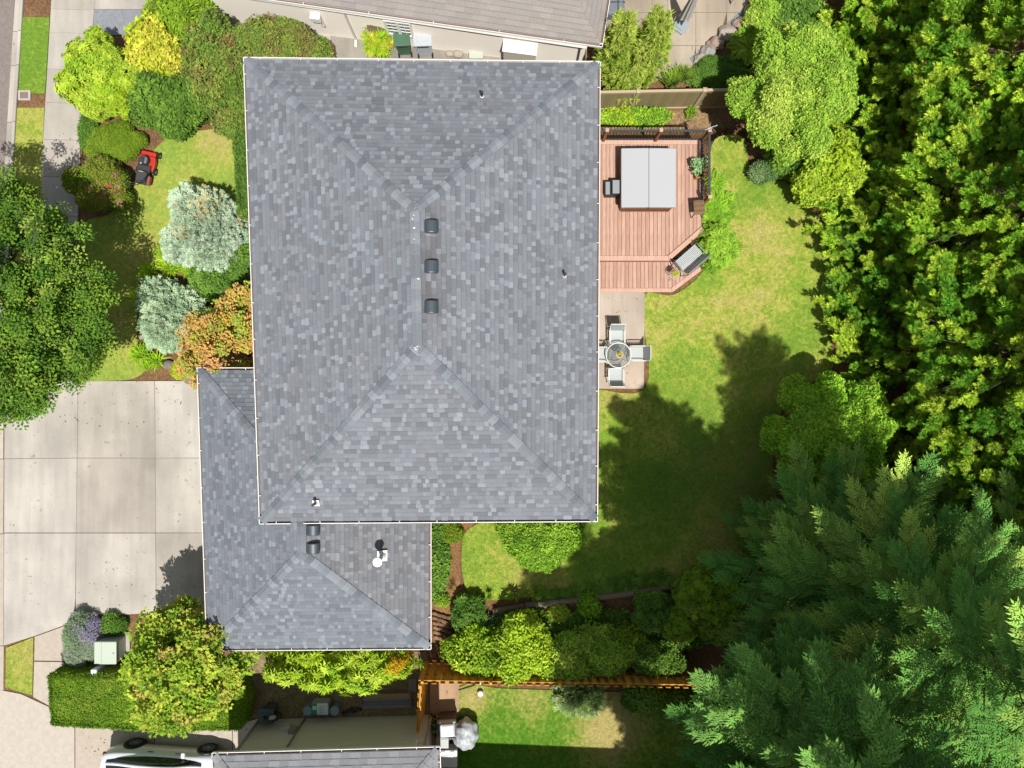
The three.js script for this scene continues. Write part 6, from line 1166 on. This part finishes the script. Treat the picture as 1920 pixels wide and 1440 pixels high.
// ---------- car ----------
{
  const t = thing('parked_car', 'white sedan with dark glass roof parked at the lower left', 'car', { at: V(-12.62, 0.04, 14.28), turn: -0.075 });
  const paint = new THREE.MeshPhysicalMaterial({ color: C('#f2f5f8', 1.15), roughness: 0.35, clearcoat: 1, clearcoatRoughness: 0.05 }), glass = new THREE.MeshPhysicalMaterial({ color: C('#1c242c'), roughness: 0.06, clearcoat: 1 });
  // stations along the car, tail at -x: [x, half width, sill, belt height, belt half width factor]
  const ST = [[-2.32, 0.55, 0.42, 0.86, 0.8], [-2.24, 0.74, 0.3, 0.95, 0.86], [-2.0, 0.86, 0.22, 1.0, 0.88], [-1.4, 0.92, 0.19, 0.99, 0.9], [-0.6, 0.925, 0.19, 0.96, 0.92], [0.3, 0.925, 0.19, 0.95, 0.92], [1.0, 0.92, 0.19, 0.93, 0.9], [1.6, 0.9, 0.2, 0.85, 0.85], [2.1, 0.82, 0.24, 0.76, 0.8], [2.32, 0.6, 0.34, 0.64, 0.75]];
  const ring = ([x, w, sill, belt, f]) => { const half = [[0, sill], [0.8, sill], [0.97, sill + 0.1], [1, sill + 0.32], [0.985, sill + 0.48], [0.95, belt - 0.08], [f, belt], [f * 0.55, belt + 0.04], [0, belt + 0.055]]; return [...half.map(([u, y]) => V(x, y, -w * u)), ...half.slice(1, -1).reverse().map(([u, y]) => V(x, y, w * u))]; };
  const loft = (rings, cap = true) => { const q = []; for (let i = 0; i + 1 < rings.length; i++) for (let j = 0; j < rings[i].length; j++) { const k = (j + 1) % rings[i].length; q.push([rings[i][j], rings[i + 1][j], rings[i + 1][k], rings[i][k]]); } if (cap) for (const r of [rings[0], rings[rings.length - 1]]) for (let j = 1; j + 2 < r.length; j += 2) q.push([r[0], r[j], r[j + 1], r[j + 2]]); return q; };
  const fine = (rings, m) => { const out = []; for (let j = 0; j < rings[0].length; j++) out.push(new THREE.CatmullRomCurve3(rings.map((r) => r[j])).getPoints(m)); return out[0].map((_, i) => out.map((c) => c[i])); };
  const smooth = (q) => { const g = quads(q); g.deleteAttribute('normal'); const idx = new Map(), p = g.attributes.position, n = new Map(), a = V(0, 0, 0), key = (i) => [p.getX(i), p.getY(i), p.getZ(i)].map((v) => v.toFixed(3)).join(); g.computeVertexNormals(); const nn = g.attributes.normal; for (let i = 0; i < p.count; i++) { const k = key(i); if (!n.has(k)) n.set(k, V(0, 0, 0)); n.get(k).add(a.set(nn.getX(i), nn.getY(i), nn.getZ(i))); } for (let i = 0; i < p.count; i++) { const v = n.get(key(i)).clone().normalize(); nn.setXYZ(i, v.x, v.y, v.z); } return g; };
  mesh('body', smooth(loft(fine(ST.map(ring), 40))), paint, t);
  const GH = [[-2.02, 0.6, 1.03, 0.02], [-1.5, 0.72, 1.0, 0.24], [-0.8, 0.78, 0.98, 0.42], [-0.1, 0.8, 0.97, 0.47], [0.5, 0.79, 0.96, 0.4], [1.05, 0.74, 0.94, 0.16], [1.35, 0.66, 0.92, 0.02]];
  const gr = ([x, w, b, h]) => { const half = [[1.03, -0.03], [0.97, 0.3], [0.86, 0.75], [0.72, 0.93], [0.4, 0.99], [0, 1.0]]; return [...half.map(([u, y]) => V(x, b + y * h, -w * u)), ...half.slice(0, -1).reverse().map(([u, y]) => V(x, b + y * h, w * u))]; };
  const gq = fine(GH.map(gr), 30), gl = []; for (let i = 0; i + 1 < gq.length; i++) for (let j = 0; j + 1 < gq[0].length; j++) gl.push([gq[i][j], gq[i + 1][j], gq[i + 1][j + 1], gq[i][j + 1]]);
  mesh('glasshouse', smooth(gl), glass, t);
  for (const s of [-1, 1]) mesh('roof_rail', tube(GH.map(([x, w, b, h]) => V(x, b + h * 0.88 + 0.012, s * w * 0.83)), 0.055, 40, 8), paint, t);
  for (const s of [-1, 1]) { const m = mesh('mirror', [rbox(0.14, 0.13, 0.22, 0.05, 0.72, 1.03, s * 0.98), rod(V(0.7, 0.98, s * 0.84), V(0.72, 1.0, s * 0.92), 0.025)], paint, t); }
  for (const [x, s] of [[-1.36, -1], [1.34, -1], [-1.36, 1], [1.34, 1]]) {
    mesh('wheel_arch', cyl(0.385, 0.385, 0.12, x, 0.36, s * 0.868, 28, 0, Math.PI / 2), MT.black, t);
    const w = mesh('wheel', [put(new THREE.TorusGeometry(0.27, 0.085, 10, 32), x, 0.335, s * 0.885), cyl(0.27, 0.27, 0.08, x, 0.335, s * 0.86, 24, 0, Math.PI / 2)], MT.rubber, t);
    mesh('rim', [put(new THREE.TorusGeometry(0.225, 0.018, 6, 30), x, 0.335, s * 0.935), ...[0, 1, 2, 3, 4, 5, 6, 7, 8, 9].map((i) => bar(V(x, 0.335, s * 0.945), V(x + Math.cos(i * 0.628) * 0.22, 0.335 + Math.sin(i * 0.628) * 0.22, s * 0.94), 0.03, 0.02)), cyl(0.05, 0.05, 0.02, x, 0.335, s * 0.948, 14, 0, Math.PI / 2)], MT.steel, w);
  }
  for (const s of [-1, 1]) { mesh('tail_light', rbox(0.12, 0.1, 0.34, 0.03, -2.2, 0.84, s * 0.62), mat('#7a1a1a', { roughness: 0.3 }), t); mesh('headlight', rbox(0.2, 0.08, 0.3, 0.03, 2.16, 0.66, s * 0.58), mat('#c8d0d4', { roughness: 0.2 }), t); mesh('door_handle', [box(0.2, 0.025, 0.02, -0.55, 0.83, s * 0.915), box(0.2, 0.025, 0.02, 0.45, 0.82, s * 0.915)], MT.charcoal, t); }
  mesh('rear_bumper', rbox(0.16, 0.2, 1.3, 0.06, -2.28, 0.42, 0), MT.black, t);
}
// ---------- the northern neighbour's things ----------
{
  const g = -0.755, a = P(1276, 50, g);
  const t = thing('parasol', 'closed white parasol on a grey square base', 'parasol', { at: a });
  mesh('base', [rbox(0.5, 0.09, 0.5, 0.02, 0, 0.045, 0, Math.PI / 4 + 0.1), rbox(0.32, 0.05, 0.32, 0.02, 0, 0.11, 0, Math.PI / 4 + 0.1)], mat('#a9b3ba', { roughness: 0.6 }), t);
  mesh('pole', cyl(0.026, 0.026, 2.7, 0, 1.42, 0, 10), mat('#4f565c'), t);
  const sh = new THREE.LatheGeometry([[0.19, 0.75], [0.17, 0.9], [0.14, 1.5], [0.1, 2.2], [0.05, 2.75], [0, 2.8]].map((q) => new THREE.Vector2(q[0], q[1])), 40), p = sh.attributes.position;
  for (let i = 0; i < p.count; i++) { const an = Math.atan2(p.getZ(i), p.getX(i)), f = 1 + 0.32 * Math.sin(an * 8); p.setX(i, p.getX(i) * f); p.setZ(i, p.getZ(i) * f); }
  sh.computeVertexNormals();
  mesh('folded_canopy', sh, mat('#d8d4ce', { roughness: 0.9, side: THREE.DoubleSide }), t);
  let q = thing('garden_table', 'white slatted table top at the upper edge', 'table', { at: P(1334, -6, g) });
  for (let i = 0; i < 9; i++) mesh('slat', rbox(0.17, 0.03, 0.8, 0.01, -0.8 + i * 0.19, 0.7, 0, 0.03), MT.offwhite, q);
  for (const [x, z] of [[-0.75, -0.3], [0.75, -0.3], [-0.75, 0.3], [0.75, 0.3]]) mesh('leg', box(0.06, 0.7, 0.06, x, 0.34, z), MT.offwhite, q);
  q = thing('covered_lounger', 'dark grey covered furniture beside the neighbour eave', 'furniture', { at: P(1150, 8, g) });
  const cg = new RoundedBoxGeometry(0.7, 0.5, 1.3, 5, 0.12), cp = cg.attributes.position; for (let i = 0; i < cp.count; i++) { const n = noise3(cp.getX(i) * 3, cp.getY(i) * 3, cp.getZ(i) * 3) - 0.5; cp.setX(i, cp.getX(i) * (1 + 0.12 * n)); cp.setY(i, cp.getY(i) * (1 + 0.5 * n)); } cg.computeVertexNormals();
  mesh('cover', cg.translate(0, 0.27, 0), mat('#80868c', { roughness: 0.8 }), q); mesh('strap', [box(0.74, 0.02, 0.04, 0, 0.53, 0.2), box(0.04, 0.02, 1.2, 0.1, 0.535, 0)], MT.charcoal, q);
  seed(81);
  const rocks = [[1409, 24, 0.3, 'pale boulder nearest the upper edge of the gravel strip'], [1388, 46, 0.28, 'tall tan boulder beside the gravel strip'], [1362, 64, 0.32, 'pinkish boulder in the middle of the gravel edge'], [1376, 78, 0.22, 'dark grey stone behind the pinkish boulder'], [1340, 84, 0.28, 'rounded tan boulder above the groundcover'], [1326, 98, 0.26, 'pale square boulder at the foot of the gravel'], [1312, 112, 0.22, 'lowest grey boulder beside the strappy plants']];
  for (const [px, py, s, l] of rocks) {
    const b = thing('boulder', l, 'boulder', { at: P(px, py, g) }), gg = new THREE.IcosahedronGeometry(s, 4), pp = gg.attributes.position, o = R(0, 50);
    for (let i = 0; i < pp.count; i++) { const v = V(pp.getX(i), pp.getY(i), pp.getZ(i)), d = v.clone().normalize(), f = 1 + 0.5 * (noise3(d.x * 1.6 + o, d.y * 1.6, d.z * 1.6) - 0.5) + 0.12 * (noise3(d.x * 6 + o, d.y * 6, d.z * 6) - 0.5); v.multiplyScalar(f); pp.setXYZ(i, v.x * 1.15, v.y * 0.75 + s * 0.35, v.z * 0.9); }
    gg.computeVertexNormals();
    mesh('stone', gg, mat(pick(['#d9c8b4', '#cdbdae', '#c4a695', '#bdb8b0']), { k: 1.3, map: T.speckle }), b);
  }
  q = thing('gate_post', 'tan gate post with a short panel beside the neighbour eave', 'gate', { at: P(1093, 112, 0) });
  mesh('post', box(0.11, 1.5, 0.11, 0, 0.75, 0), mat('#d0bf9f'), q); mesh('cap', rbox(0.14, 0.06, 0.14, 0.02, 0, 1.53, 0), mat('#d8c8a8'), q); mesh('panel', box(0.03, 1.3, 0.5, -0.02, 0.7, 0.3), mat('#a8966f'), q);
  q = thing('garden_stone', 'cream coloured stones lying by the neighbour wall', 'stones', { at: P(852, 103, 0.035) });
  for (const [x, z, s] of [[-0.17, 0, 0.15], [0.14, 0.02, 0.19]]) mesh('stone', new THREE.IcosahedronGeometry(s, 2).scale(1.1, 0.7, 0.8).translate(x, s * 0.6, z), mat('#e8dcc8', { map: T.speckle }), q);
  q = thing('plastic_tub', 'shallow pale green tub by the neighbour wall', 'tub', { at: P(893, 106, 0.035) });
  mesh('tub', [rbox(0.5, 0.16, 0.3, 0.04, 0, 0.09, 0)], mat('#bfc6b2'), q); mesh('lid', rbox(0.52, 0.03, 0.32, 0.012, 0, 0.185, 0), mat('#cdd3c2'), q);
}
{
  const t = thing('boulder', 'flat tan landscape rock at the driveway corner under the maple', 'boulder', { at: P(360, 705, 0) });
  const g = new THREE.IcosahedronGeometry(0.3, 3), p = g.attributes.position; for (let i = 0; i < p.count; i++) { const f = 1 + 0.4 * (noise3(p.getX(i) * 4, p.getY(i) * 4 + 3, p.getZ(i) * 4) - 0.5); p.setXYZ(i, p.getX(i) * f * 1.3, p.getY(i) * f * 0.6 + 0.12, p.getZ(i) * f); } g.computeVertexNormals();
  mesh('stone', g, mat('#b99c84', { map: T.speckle }), t);
  for (const [px, py, l] of [[318, 496, 'small grey rock between the daylilies'], [318, 684, 'small grey rock below the blue green spruce']]) { const b = thing('boulder', l, 'boulder', { at: P(px, py, 0) }); mesh('stone', new THREE.IcosahedronGeometry(0.2, 2).scale(1.2, 0.6, 0.9).translate(0, 0.1, 0), mat('#a9a09c', { map: T.speckle }), b); }
}
renderer.render(scene, camera);
